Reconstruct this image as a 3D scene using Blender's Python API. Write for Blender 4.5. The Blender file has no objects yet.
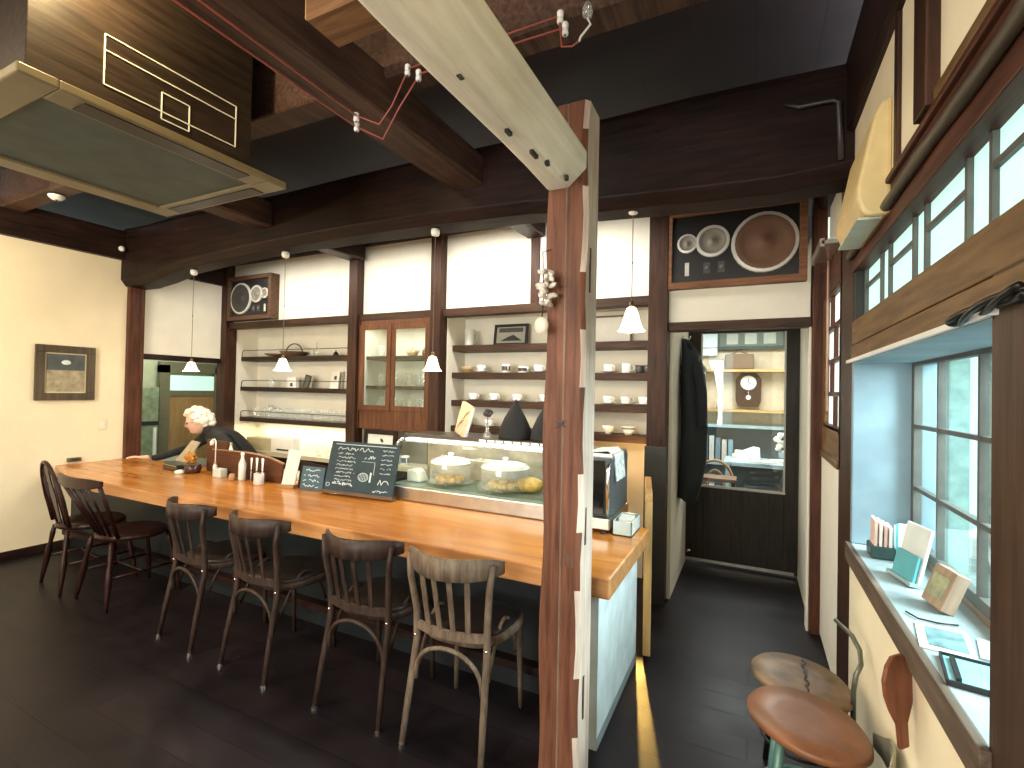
import bpy, bmesh, math, random
from mathutils import Vector, Matrix
random.seed(7)
C = bpy.context.scene.collection
S = bpy.context.scene
PI = math.pi

# ---------------------------------------------------------------- camera
def cam_matrix(yaw, pitch, roll):
    cy, sy = math.cos(yaw), math.sin(yaw)
    fw = Vector((-sy*math.cos(pitch), cy*math.cos(pitch), math.sin(pitch)))
    r = Vector((cy, sy, 0)); u = r.cross(fw)
    c, s = math.cos(roll), math.sin(roll)
    r2 = r*c + u*s; u2 = u*c - r*s
    return Matrix((r2, u2, -fw)).transposed()
cd = bpy.data.cameras.new('camera'); cam = bpy.data.objects.new('camera', cd); C.objects.link(cam)
cd.sensor_width = 36; cd.lens = 489/1024*36; cd.clip_start = 0.03
cam.matrix_world = Matrix.Translation((0, 0, 1.5)) @ cam_matrix(math.radians(26.13), math.radians(.75), math.radians(1.158)).to_4x4()
S.camera = cam

# ---------------------------------------------------------------- world and light
S.view_settings.view_transform = 'Standard'; S.view_settings.look = 'None'
S.view_settings.gamma = 1; S.view_settings.use_curve_mapping = False
S.view_settings.exposure = 0.72
S.cycles.transparent_max_bounces = 24
w = bpy.data.worlds.new('sky'); S.world = w; w.use_nodes = True
nt = w.node_tree; bg = nt.nodes['Background']
bg.inputs[0].default_value = (0.70, 0.93, 0.95, 1); bg.inputs[1].default_value = 1.15

def light(name, kind, loc, energy, color, size=.1, size_y=None, rot=(0, 0, 0), spread=None):
    d = bpy.data.lights.new(name, kind); o = bpy.data.objects.new(name, d); C.objects.link(o)
    d.energy = energy; d.color = color; o.location = loc; o.rotation_euler = rot
    if kind == 'AREA':
        d.size = size
        if size_y: d.shape = 'RECTANGLE'; d.size_y = size_y
        if spread: d.spread = spread
    else:
        d.shadow_soft_size = size
    return o
WARM = (1, .80, .54); SOFT = (1, .90, .74)
# daylight entering through the windows on the right wall (outside, aimed into the room) ; then an unseen fill added behind the camera
light('daylight_right', 'AREA', (1.9, 1.9, 2.3), 190, (.80, .95, 1), 1.6, 1.2, (0, math.radians(68), 0))
light('front_fill', 'AREA', (-1.9, -2.9, 1.55), 85, (1, .95, .88), 2.6, 1.5, (math.radians(98), 0, 0))
# unseen warm fill added behind the camera (first two), then lights at left
light('room_fill_a', 'AREA', (-3.6, -.6, 2.9), 85, WARM, 1.0, 1.0, (math.radians(12), 0, 0))
light('room_fill_b', 'AREA', (-1.0, -1.2, 2.85), 40, SOFT, 1.0, 1.0, (math.radians(25), 0, 0))
light('lamp_left', 'POINT', (-2.02, .80, 2.98), 20, (1, .78, .40), .05)
light('lamp_left_wall', 'POINT', (-4.7, .9, 2.6), 24, (1, .82, .5), .09)
# kitchen strip lights, shelf light, corridor
light('kitchen_ceiling', 'AREA', (-3.4, 3.25, 2.72), 17, (1, .95, .84), 3.4, .2, (math.radians(18), 0, 0))
light('kitchen_ceiling_right', 'AREA', (-1.5, 3.2, 2.72), 14, (1, .95, .86), 1.4, .2, (math.radians(18), 0, 0))
light('under_shelf', 'AREA', (-4.6, 3.9, 1.05), 7, (1, .80, .45), 1.5, .06)
_s = light('slit_lamp', 'SPOT', (-.77, 3.66, .55), 85, (1, .60, .14), .014)
_s.rotation_euler = Vector((.40, -1.5, -.45)).to_track_quat('-Z', 'Y').to_euler(); _s.data.spot_size = math.radians(34); _s.data.spot_blend = .4
light('corner_lamp', 'POINT', (-.80, 3.66, 1.05), 2.2, (1, .52, .14), .03)
light('case_tube', 'AREA', (-1.6, 2.80, 1.15), 6, (.97, 1, .92), 1.05, .03)
light('cabinet_light', 'AREA', (-3.05, 3.74, 2.1), 2.2, (1, .95, .85), .6, .05)
light('corridor_light', 'AREA', (-.08, 4.15, 2.6), 1.2, SOFT, .3, .3)
light('far_room_light', 'AREA', (-.1, 5.9, 2.4), 45, (.92, 1, .97), 1.2, 1.0)
light('back_kitchen_light', 'AREA', (-6.2, 3.3, 2.3), 12, (.96, 1, .86), .6, .6)

# ---------------------------------------------------------------- materials
def new_mat(name):
    m = bpy.data.materials.new(name); m.use_nodes = True
    return m, m.node_tree.nodes, m.node_tree.links, m.node_tree.nodes['Principled BSDF']
def plain(name, col, rough=.6, metal=0, var=.08, scale=14, bump=0, emit=None, es=0, spec=.5):
    m, n, l, b = new_mat(name)
    tc = n.new('ShaderNodeTexCoord'); no = n.new('ShaderNodeTexNoise'); no.inputs['Scale'].default_value = scale; no.inputs['Detail'].default_value = 5
    l.new(tc.outputs['Object'], no.inputs['Vector'])
    r = n.new('ShaderNodeValToRGB')
    r.color_ramp.elements[0].position = .3; r.color_ramp.elements[1].position = .7
    r.color_ramp.elements[0].color = (*[c*(1-var) for c in col], 1); r.color_ramp.elements[1].color = (*[min(1, c*(1+var)) for c in col], 1)
    l.new(no.outputs['Fac'], r.inputs[0]); l.new(r.outputs[0], b.inputs['Base Color'])
    b.inputs['Roughness'].default_value = rough; b.inputs['Metallic'].default_value = metal
    b.inputs['Specular IOR Level'].default_value = spec
    if bump:
        bp = n.new('ShaderNodeBump'); bp.inputs['Strength'].default_value = bump; bp.inputs['Distance'].default_value = .01
        l.new(no.outputs['Fac'], bp.inputs['Height']); l.new(bp.outputs[0], b.inputs['Normal'])
    if emit:
        b.inputs['Emission Color'].default_value = (*emit, 1); b.inputs['Emission Strength'].default_value = es
    return m
def wood(name, c1, c2, axis=0, rough=.55, scale=3, stretch=14, bump=.15, blotch=.35, spec=.22):
    """grain runs along the given object axis"""
    m, n, l, b = new_mat(name)
    tc = n.new('ShaderNodeTexCoord'); mp = n.new('ShaderNodeMapping')
    sc = [stretch]*3; sc[axis] = 1.0
    mp.inputs['Scale'].default_value = sc
    l.new(tc.outputs['Object'], mp.inputs[0])
    no = n.new('ShaderNodeTexNoise'); no.inputs['Scale'].default_value = scale; no.inputs['Detail'].default_value = 8; no.inputs['Roughness'].default_value = .62; no.inputs['Distortion'].default_value = .35
    l.new(mp.outputs[0], no.inputs['Vector'])
    n2 = n.new('ShaderNodeTexNoise'); n2.inputs['Scale'].default_value = 2.2; n2.inputs['Detail'].default_value = 4
    l.new(tc.outputs['Object'], n2.inputs['Vector'])
    r = n.new('ShaderNodeValToRGB'); r.color_ramp.elements[0].position = .32; r.color_ramp.elements[1].position = .68
    r.color_ramp.elements[0].color = (*c1, 1); r.color_ramp.elements[1].color = (*c2, 1)
    l.new(no.outputs['Fac'], r.inputs[0])
    mx = n.new('ShaderNodeMix'); mx.data_type = 'RGBA'; mx.blend_type = 'MULTIPLY'
    r2 = n.new('ShaderNodeValToRGB'); r2.color_ramp.elements[0].position = .3; r2.color_ramp.elements[1].position = .65
    v = 1-blotch; r2.color_ramp.elements[0].color = (v, v, v, 1); r2.color_ramp.elements[1].color = (1, 1, 1, 1)
    l.new(n2.outputs['Fac'], r2.inputs[0]); mx.inputs[0].default_value = 1
    l.new(r.outputs[0], mx.inputs[6]); l.new(r2.outputs[0], mx.inputs[7]); l.new(mx.outputs[2], b.inputs['Base Color'])
    b.inputs['Roughness'].default_value = rough; b.inputs['Specular IOR Level'].default_value = spec
    bp = n.new('ShaderNodeBump'); bp.inputs['Strength'].default_value = bump; bp.inputs['Distance'].default_value = .006
    l.new(no.outputs['Fac'], bp.inputs['Height']); l.new(bp.outputs[0], b.inputs['Normal'])
    return m
def glass(name, col=(1, 1, 1), rough=.0, alpha=.04, milk=0):
    """thin clear pane: mostly transparent with a glossy coat"""
    m, n, l, b = new_mat(name); n.remove(b)
    t = n.new('ShaderNodeBsdfTransparent'); t.inputs[0].default_value = (*col, 1)
    g = n.new('ShaderNodeBsdfGlossy'); g.inputs['Roughness'].default_value = rough+.02; g.inputs[0].default_value = (.95, 1, 1, 1)
    f = n.new('ShaderNodeFresnel'); ge = n.new('ShaderNodeNewGeometry')
    mr = n.new('ShaderNodeMapRange'); mr.inputs[3].default_value = 1.45; mr.inputs[4].default_value = 1/1.45
    l.new(ge.outputs['Backfacing'], mr.inputs[0]); l.new(mr.outputs[0], f.inputs[0])
    ad = n.new('ShaderNodeMath'); ad.operation = 'ADD'; ad.inputs[1].default_value = alpha*.5; l.new(f.outputs[0], ad.inputs[0])
    mx = n.new('ShaderNodeMixShader'); l.new(ad.outputs[0], mx.inputs[0]); l.new(t.outputs[0], mx.inputs[1]); l.new(g.outputs[0], mx.inputs[2])
    out = mx.outputs[0]
    if milk:
        df = n.new('ShaderNodeBsdfDiffuse'); df.inputs[0].default_value = (.9, .92, .9, 1); m2 = n.new('ShaderNodeMixShader'); m2.inputs[0].default_value = milk
        l.new(out, m2.inputs[1]); l.new(df.outputs[0], m2.inputs[2]); out = m2.outputs[0]
    l.new(out, n['Material Output'].inputs[0])
    return m
def frosted(name, col, es):  # pane glows by emission, standing in for light behind it
    m, n, l, b = new_mat(name)
    b.inputs['Base Color'].default_value = (*col, 1); b.inputs['Roughness'].default_value = .5
    no = n.new('ShaderNodeTexNoise'); no.inputs['Scale'].default_value = 2.5
    r = n.new('ShaderNodeValToRGB'); r.color_ramp.elements[0].color = (*[c*.86 for c in col], 1); r.color_ramp.elements[1].color = (*col, 1)
    tc = n.new('ShaderNodeTexCoord'); l.new(tc.outputs['Object'], no.inputs['Vector']); l.new(no.outputs['Fac'], r.inputs[0])
    l.new(r.outputs[0], b.inputs['Emission Color']); b.inputs['Emission Strength'].default_value = es
    return m

DARKX = wood('dark_timber_x', (.008, .0035, .003), (.034, .013, .009), 0, .5, blotch=.5)
DARKY = wood('dark_timber_y', (.010, .005, .004), (.042, .020, .014), 1, .5, blotch=.5)
DARKZ = wood('dark_timber_z', (.024, .010, .006), (.078, .033, .018), 2, .5, blotch=.35)
BROWNY = wood('brown_timber_y', (.042, .021, .015), (.13, .072, .052), 1, .5, blotch=.55)
RAILX = wood('brown_rail', (.030, .014, .008), (.085, .043, .025), 0, .5)
COLUMN = wood('column_timber', (.095, .034, .020), (.25, .105, .062), 2, .5, scale=2.4, stretch=16, bump=.4, blotch=.35)
COLSIDE = wood('column_window_lit_side', (.50, .37, .30), (.85, .72, .62), 2, .6, scale=2.4, stretch=16, bump=.4)  # window light and peeling on the column's right face, put in as paler timber
WHITEB = wood('weathered_beam', (.72, .67, .54), (.97, .92, .80), 1, .6, scale=2, stretch=12, bump=.45, blotch=.18)
FRESH = wood('fresh_cut_timber', (.42, .24, .08), (.66, .44, .18), 0, .6)
OAKY = wood('lintel_timber', (.11, .055, .020), (.25, .145, .055), 1, .5, blotch=.3)
REDY = wood('red_timber_y', (.05, .017, .010), (.14, .052, .028), 1, .5)
REDZ = wood('red_timber_z', (.05, .017, .010), (.14, .052, .028), 2, .45)
COUNTER = wood('counter_wood', (.42, .135, .020), (.70, .30, .06), 0, .2, scale=1.6, stretch=9, bump=.03, blotch=.18, spec=.5)
COUNTERE = wood('counter_edge', (.36, .15, .05), (.6, .31, .13), 0, .3, scale=1.6, stretch=9, bump=.05, blotch=.2)
CHAIRW = wood('chair_wood', (.020, .011, .009), (.062, .038, .030), 2, .42, scale=6, stretch=6, blotch=.3)
CHAIRP = wood('worn_chair_wood', (.085, .058, .042), (.22, .165, .12), 2, .42, scale=6, stretch=6, blotch=.3)
WINDS = wood('maroon_chair_wood', (.012, .005, .005), (.042, .013, .010), 2, .3, scale=6, stretch=6)
LEATHER = plain('black_leather', (.018, .014, .014), .35)
PLASTER = plain('white_plaster', (.80, .765, .66), .9, var=.04, scale=5, bump=.06)
PLASTY = plain('cream_plaster', (.86, .76, .55), .9, var=.04, scale=4, bump=.06)
BLACK = plain('black_paint', (.012, .011, .011), .45)
IRON = plain('dark_iron', (.03, .03, .03), .4, .8)
CHROME = plain('chrome', (.75, .74, .72), .18, 1, var=.03)
STEEL = plain('brushed_steel', (.60, .58, .52), .32, 1, var=.1)
GLASSM = glass('clear_glass')
GLASSG = glass('green_tint_glass', (.95, .99, .98), alpha=.0)
GLASST = glass('tumbler_glass', (.985, .99, .99), alpha=.10, milk=.16)
CERAM = plain('white_porcelain', (.86, .85, .82), .22, var=.02)
CERAMW = plain('matt_white_plastic', (.85, .84, .80), .4, var=.02)
PAPER = plain('white_paper', (.84, .83, .78), .8, var=.03)
FLOORM = None

# floor planks: dark boards with joints
def floor_mat():
    m, n, l, b = new_mat('dark_floor_boards')
    tc = n.new('ShaderNodeTexCoord'); br = n.new('ShaderNodeTexBrick')
    br.inputs['Scale'].default_value = 1; br.inputs['Brick Width'].default_value = 1.8; br.inputs['Row Height'].default_value = .15
    br.inputs['Mortar Size'].default_value = .003; br.inputs['Mortar Smooth'].default_value = .3
    br.inputs['Color1'].default_value = (.014, .010, .012, 1); br.inputs['Color2'].default_value = (.009, .0075, .0095, 1); br.inputs['Mortar'].default_value = (.008, .006, .006, 1)
    l.new(tc.outputs['Object'], br.inputs['Vector'])
    no = n.new('ShaderNodeTexNoise'); no.inputs['Scale'].default_value = 3.2; no.inputs['Detail'].default_value = 7
    l.new(tc.outputs['Object'], no.inputs['Vector'])
    r = n.new('ShaderNodeValToRGB'); r.color_ramp.elements[0].position = .3; r.color_ramp.elements[1].position = .75
    r.color_ramp.elements[0].color = (.55, .55, .6, 1); r.color_ramp.elements[1].color = (1.5, 1.35, 1.3, 1)
    l.new(no.outputs['Fac'], r.inputs[0])
    mx = n.new('ShaderNodeMix'); mx.data_type = 'RGBA'; mx.blend_type = 'MULTIPLY'; mx.inputs[0].default_value = 1
    l.new(br.outputs['Color'], mx.inputs[6]); l.new(r.outputs[0], mx.inputs[7]); l.new(mx.outputs[2], b.inputs['Base Color'])
    rr = n.new('ShaderNodeMapRange'); rr.inputs[3].default_value = .30; rr.inputs[4].default_value = .55
    l.new(no.outputs['Fac'], rr.inputs[0]); l.new(rr.outputs[0], b.inputs['Roughness']); b.inputs['Specular IOR Level'].default_value = .2
    bp = n.new('ShaderNodeBump'); bp.inputs['Strength'].default_value = .25; bp.inputs['Distance'].default_value = .004
    l.new(br.outputs['Fac'], bp.inputs['Height']); bp.invert = True; l.new(bp.outputs[0], b.inputs['Normal'])
    return m
FLOORM = floor_mat()
def boards(name, base, scale=(.2, 3), vary=.4, rough=.6, rot=0):
    m, n, l, b = new_mat(name)
    tc = n.new('ShaderNodeTexCoord'); mp = n.new('ShaderNodeMapping'); mp.inputs['Rotation'].default_value = (0, 0, rot)
    l.new(tc.outputs['Object'], mp.inputs[0])
    br = n.new('ShaderNodeTexBrick'); br.inputs['Scale'].default_value = 1; br.inputs['Brick Width'].default_value = scale[1]; br.inputs['Row Height'].default_value = scale[0]
    br.inputs['Mortar Size'].default_value = .004
    br.inputs['Color1'].default_value = (*base, 1); br.inputs['Color2'].default_value = (*[c*(1-vary) for c in base], 1); br.inputs['Mortar'].default_value = (.004, .003, .003, 1)
    l.new(mp.outputs[0], br.inputs['Vector'])
    no = n.new('ShaderNodeTexNoise'); no.inputs['Scale'].default_value = 2.5; no.inputs['Detail'].default_value = 6; l.new(tc.outputs['Object'], no.inputs['Vector'])
    r = n.new('ShaderNodeValToRGB'); r.color_ramp.elements[0].position = .3; r.color_ramp.elements[1].position = .7
    r.color_ramp.elements[0].color = (.5, .45, .45, 1); r.color_ramp.elements[1].color = (1.4, 1.3, 1.2, 1); l.new(no.outputs['Fac'], r.inputs[0])
    mx = n.new('ShaderNodeMix'); mx.data_type = 'RGBA'; mx.blend_type = 'MULTIPLY'; mx.inputs[0].default_value = 1
    l.new(br.outputs['Color'], mx.inputs[6]); l.new(r.outputs[0], mx.inputs[7]); l.new(mx.outputs[2], b.inputs['Base Color'])
    b.inputs['Roughness'].default_value = rough
    return m
CEILM = boards('dark_ceiling_boards', (.020, .009, .011), (.28, 6), .4, .75, PI/2)

# ---------------------------------------------------------------- mesh helpers
class MB:
    def __init__(s): s.bm = bmesh.new()
    def box(s, x0, x1, y0, y1, z0, z1, M=None, taper=None):
        v = [(x, y, z) for z in (z0, z1) for y in (y0, y1) for x in (x0, x1)]
        if M: v = [M @ Vector(p) for p in v]
        vs = [s.bm.verts.new(p) for p in v]
        for f in ((0, 2, 3, 1), (4, 5, 7, 6), (0, 1, 5, 4), (2, 6, 7, 3), (0, 4, 6, 2), (1, 3, 7, 5)):
            s.bm.faces.new([vs[i] for i in f])
        return s
    def bar(s, a, b, wd, h, up=(0, 0, 1)):
        a, b = Vector(a), Vector(b); d = (b-a); L = d.length; d.normalize()
        u = Vector(up); x = d.cross(u)
        if x.length < 1e-4: x = d.cross(Vector((1, 0, 0)))
        x.normalize(); u = x.cross(d)
        M = Matrix((x, d, u)).transposed().to_4x4(); M.translation = a
        return s.box(-wd/2, wd/2, 0, L, -h/2, h/2, M)
    def tube(s, pts, r, n=8, cap=True):
        pts = [Vector(p) for p in pts]; rs = r if isinstance(r, (list, tuple)) else [r]*len(pts)
        rings = []; ref = None
        for i, p in enumerate(pts):
            d = (pts[min(i+1, len(pts)-1)]-pts[max(i-1, 0)]).normalized()
            if ref is None:
                ref = d.cross(Vector((0, 0, 1)))
                if ref.length < .05: ref = d.cross(Vector((1, 0, 0)))
            ref = (ref-d*ref.dot(d)).normalized(); o = d.cross(ref)
            rings.append([s.bm.verts.new(p+(ref*math.cos(2*PI*k/n)+o*math.sin(2*PI*k/n))*rs[i]) for k in range(n)])
        for a, b in zip(rings, rings[1:]):
            for k in range(n): s.bm.faces.new((a[k], a[(k+1) % n], b[(k+1) % n], b[k]))
        if cap: s.bm.faces.new(rings[0][::-1]); s.bm.faces.new(rings[-1])
        return s
    def lathe(s, prof, c=(0, 0, 0), n=24, M=None, cap=False, wob=None):
        rings = []
        for i, (r, z) in enumerate(prof):
            ring = []
            for k in range(n):
                a = 2*PI*k/n; rr = r*(1+(wob(a, i) if wob else 0))
                p = Vector((rr*math.cos(a), rr*math.sin(a), z))
                if M: p = M @ p
                ring.append(s.bm.verts.new(p+Vector(c)))
            rings.append(ring)
        for a, b in zip(rings, rings[1:]):
            for k in range(n): s.bm.faces.new((a[k], a[(k+1) % n], b[(k+1) % n], b[k]))
        if cap: s.bm.faces.new(rings[0][::-1]); s.bm.faces.new(rings[-1])
        return s
    def prism(s, poly, d, M=None):
        """poly in local XZ plane (x,z), extruded along +Y by d"""
        f = [Vector((x, 0, z)) for x, z in poly]; b = [Vector((x, d, z)) for x, z in poly]
        if M: f = [M @ p for p in f]; b = [M @ p for p in b]
        f = [s.bm.verts.new(p) for p in f]; b = [s.bm.verts.new(p) for p in b]; n = len(f)
        s.bm.faces.new(f); s.bm.faces.new(b[::-1])
        for k in range(n): s.bm.faces.new((f[k], b[k], b[(k+1) % n], f[(k+1) % n]))
        return s
    def ball(s, c, r, sc=(1, 1, 1), u=14, v=9, M=None):
        m = Matrix.Diagonal((r*sc[0], r*sc[1], r*sc[2], 1))
        if M: m = M @ m
        bmesh.ops.create_uvsphere(s.bm, u_segments=u, v_segments=v, radius=1, matrix=Matrix.Translation(c) @ m)
        return s
    def build(s, name, mat, parent=None, smooth=False, bevel=0, sub=0, loc=None, solid=0):
        bmesh.ops.recalc_face_normals(s.bm, faces=s.bm.faces)
        me = bpy.data.meshes.new(name); s.bm.to_mesh(me); s.bm.free()
        me.materials.append(mat)
        if smooth:
            for p in me.polygons: p.use_smooth = True
        o = bpy.data.objects.new(name, me); C.objects.link(o)
        if solid: md = o.modifiers.new('solid', 'SOLIDIFY'); md.thickness = solid; md.offset = 0
        if bevel: md = o.modifiers.new('bevel', 'BEVEL'); md.width = bevel; md.segments = 2; md.limit_method = 'ANGLE'
        if sub: md = o.modifiers.new('sub', 'SUBSURF'); md.levels = sub; md.render_levels = sub
        if parent: o.parent = parent
        return o
def tag(o, label, cat, group=None, kind=None):
    if label: o['label'] = label
    if cat: o['category'] = cat
    if group: o['group'] = group
    if kind: o['kind'] = kind
    return o
def struct(o): o['kind'] = 'structure'; return o
def thing(name, label, cat, loc=(0, 0, 0), rz=0, group=None):
    o = bpy.data.objects.new(name, None); C.objects.link(o); o.location = loc; o.rotation_euler = (0, 0, rz)
    o.empty_display_size = .05
    return tag(o, label, cat, group)
def dup(root, loc, rz=None, label=None, scale=None):
    r = root.copy(); C.objects.link(r); r.location = loc
    if rz is not None: r.rotation_euler = (0, 0, rz)
    if label: r['label'] = label
    if scale: r.scale = scale
    for ch in list(root.children):
        c = ch.copy(); C.objects.link(c); c.parent = r
        for g in list(ch.children):
            d = g.copy(); C.objects.link(d); d.parent = c
    return r
def sbox(name, mat, *a, bevel=0, parent=None):
    o = MB().box(*a).build(name, mat, parent, bevel=bevel)
    return o if parent else struct(o)
ORD = ['leftmost', 'second from left', 'third from left', 'fourth from left', 'fifth from left', 'sixth from left', 'seventh from left', 'eighth from left', 'ninth from left', 'tenth from left', 'ninth from right', 'eighth from right', 'seventh from right', 'sixth from right', 'fifth from right', 'fourth from right', 'third from right', 'second from right', 'rightmost']
TN = [0]
def trim(mat, *a, bevel=.004):
    TN[0] += 1
    return sbox('trim_%d' % TN[0], mat, *a, bevel=bevel)

# ================================================================ ROOM SHELL
XL, XR = -5.58, .40
sbox('floor', FLOORM, -7.4, 1.0, -3.0, 8.2, -.05, 0)
sbox('ceiling', CEILM, -7.4, 1.0, -3.0, 8.2, 3.22, 3.3)
# left wall: plain plaster then panel above the kitchen doorway
o = MB(); o.box(XL-.1, XL, -3.0, 2.66, 0, 2.72); struct(o.build('wall_left', PLASTY))
sbox('wall_left_panel', PLASTER, XL-.1, XL, 2.80, 3.64, 1.80, 2.66)
trim(DARKY, XL-.12, XL+.06, -3.0, 2.60, 2.70, 2.98)                 # dark wall plate over the plaster
trim(DARKY, XL-.12, XL+.05, 2.80, 3.70, 2.65, 2.98)
trim(DARKY, XL-.10, XL+.02, 2.80, 3.64, 1.745, 1.80)                # doorway head
trim(DARKY, XL, XL+.015, -3.0, 2.66, 0, .07)                        # baseboard line
trim(REDZ, XL-.10, XL+.05, 2.66, 2.80, 0, 2.62, bevel=.008)         # corner post
trim(DARKZ, XL-.06, XL+.09, 3.62, 3.76, 0, 2.98, bevel=.006)        # back corner post
# back wall: posts, rails, plaster bays, niches
for x in (-3.545, -2.56):
    trim(DARKZ, x-.055, x+.055, 3.62, 3.74, 0, 2.98)
trim(DARKZ, -1.665, -1.585, 3.70, 3.76, 2.22, 2.98)
trim(DARKZ, -.68, -.545, 3.60, 3.74, 0, 2.98)
o = trim(plain('blackened_wood', (.035, .04, .042), .5), -.69, -.535, 3.590, 3.60, 0, 1.12)   # darker lower sleeve of post
for a, b in ((XL+.09, -3.6), (-3.49, -2.615), (-2.505, -.68)):
    trim(RAILX, a, b, 3.66, 3.76, 2.15, 2.22)
w_ = MB()
w_.box(XL, -.6, 3.715, 3.80, 2.20, 2.98)
w_.box(XL-.1, -.53, 4.05, 4.15, 0, 2.25)                             # niche backs
for x0, x1 in ((XL-.1, -5.50), (-3.60, -3.49), (-2.615, -2.50), (-.69, -.58)):
    w_.box(x0, x1, 3.745, 4.06, 0, 2.2)
w_.box(XL, -.6, 3.76, 4.06, 2.18, 2.24)
struct(w_.build('wall_back', PLASTER))
trim(DARKX, XL, -.56, 3.66, 3.82, 2.90, 3.00)
# corridor behind the back wall line: side walls, end wall with glazed door
sbox('wall_corridor_left', PLASTER, -.58, -.52, 3.74, 4.70, 0, 2.6)
sbox('wall_corridor_right', PLASTER, .355, .40, 3.76, 4.70, 0, 2.6)
wd = MB(); wd.box(-.545, .33, 3.66, 3.74, 2.01, 2.24); wd.box(-.545, .31, 3.72, 3.78, 2.78, 2.98)
struct(wd.build('wall_over_corridor', PLASTER))
trim(RAILX, -.545, .34, 3.64, 3.76, 1.95, 2.01)
trim(PLASTER, .328, .342, 3.665, 3.76, 0, 1.95)
trim(REDZ, .342, .42, 3.63, 3.76, 0, 2.98, bevel=.006)
# ceiling over corridor and passages
sbox('wall_corridor_end', DARKX, -.6, .42, 4.72, 4.78, 2.07, 3.0)
# ---- right wall
rw = MB()
rw.box(XR, XR+.2, 1.20, 2.64, 0, .79)                # below window sill
rw.box(XR, XR+.2, -3.0, 1.05, 0, 3.0)
struct(rw.build('wall_right', PLASTY))
sbox('wall_right_lower_panel', PLASTER, XR+.0, XR+.03, 2.97, 3.63, .02, 1.13)
sbox('wall_right_upper', PLASTY, XR+.0, XR+.06, 1.05, 2.72, 2.20, 3.0)
sbox('wall_right_far_upper', PLASTER, XR+.03, XR+.08, 2.85, 3.63, 2.3, 3.0)
trim(DARKZ, XR, XR+.14, 2.62, 2.97, 0, 2.98, bevel=.008)            # post left of window
trim(wood('near_post', (.035, .018, .011), (.09, .048, .03), 2, .5), XR, XR+.22, 1.04, 1.215, 0, 1.80, bevel=.008)
trim(OAKY, XR-.005, XR+.10, 1.0, 2.62, 1.665, 1.728)                 # lintel lower board
trim(OAKY, XR-.002, XR+.14, 1.0, 2.62, 1.732, 1.835)                 # lintel upper board
trim(CERAMW, XR-.012, XR+.0, 1.18, 2.70, 1.655, 1.668, bevel=0)      # pale curtain track
trim(REDY, XR-.004, XR+.08, .9, 2.64, 2.055, 2.20)                   # ledge under plaster panels
trim(REDY, XR-.018, XR+.02, .9, 2.64, 2.195, 2.215)
trim(DARKZ, XR-.012, XR+.02, 1.845, 1.885, 2.215, 3.0)
trim(DARKZ, XR-.03, XR+.02, 1.50, 1.60, 2.215, 3.0)
trim(OAKY, XR-.015, XR+.01, 1.0, 1.50, 2.22, 2.25)
trim(REDZ, XR-.0, XR+.05, 2.92, 2.97, 1.13, 2.3)
trim(OAKY, XR-.01, XR+.03, 2.97, 3.63, 1.13, 1.165)
trim(REDY, XR-.0, XR+.05, 2.97, 3.63, 2.10, 2.30)
# window recess boards
rec = plain('pale_blue_painted_board', (.22, .31, .36), .7, var=.2, scale=4)
trim(rec, XR+.0, .70, 2.60, 2.63, .86, 1.68)
trim(rec, XR+.0, .70, 1.2, 2.63, 1.650, 1.664, bevel=0)
trim(plain('bluegrey_sill_board', (.30, .37, .385), .42, var=.25, scale=6), XR+.0, .66, 1.2, 2.60, .83, .86, bevel=.003)
trim(wood('sill_edge', (.10, .07, .05), (.2, .15, .11), 1, .5), XR-.02, XR+.0, 1.19, 2.62, .785, .862, bevel=.003)
# front wall behind the camera with an opening for daylight
fw_ = MB(); fw_.box(-5.7, -4.4, -3.1, -3.0, 0, 3.2); fw_.box(-.4, .6, -3.1, -3.0, 0, 3.2); fw_.box(-4.4, -.4, -3.1, -3.0, 0, .8); fw_.box(-4.4, -.4, -3.1, -3.0, 2.5, 3.2)
struct(fw_.build('wall_front', PLASTY))

# ---- windows
def window(n, x, ys, zs, frame_mat, pane_mat, t=.016, depth=.03, outer=.03):
    r = bpy.data.objects.new('window_%d' % n, None); C.objects.link(r); struct(r)
    y0, y1, z0, z1 = ys[0], ys[-1], zs[0], zs[-1]
    f = MB()
    f.box(x-depth/2, x+depth/2, y0-outer, y0, z0-outer, z1+outer); f.box(x-depth/2, x+depth/2, y1, y1+outer, z0-outer, z1+outer)
    f.box(x-depth/2, x+depth/2, y0, y1, z0-outer, z0); f.box(x-depth/2, x+depth/2, y0, y1, z1, z1+outer)
    f.build('window_frame', frame_mat, r, bevel=.002)
    m = MB()
    for y in ys[1:-1]: m.box(x-depth*.42, x+depth*.42, y-t/2, y+t/2, z0, z1)
    for z in zs[1:-1]: m.box(x-depth*.36, x+depth*.36, y0, y1, z-t/2, z+t/2)
    m.build('glazing_bars', frame_mat, r)
    MB().box(x-.002, x+.002, y0, y1, z0, z1).build('pane', pane_mat, r)
    return r
WF = plain('window_frame_grey_wood', (.085, .085, .075), .5, var=.2)
window(1, .62, [1.2, 1.56, 1.92, 2.28, 2.56], [.92, 1.13, 1.385, 1.635], WF, GLASSG, outer=.035)
MB().box(.605, .64, 1.2, 2.60, .86, .885).build('sash_rail', plain('sash_rail_wood', (.2, .15, .11), .5), bpy.data.objects['window_1'])
FR = frosted('frosted_daylit_glass', (.52, .86, .82), .47)
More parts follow.
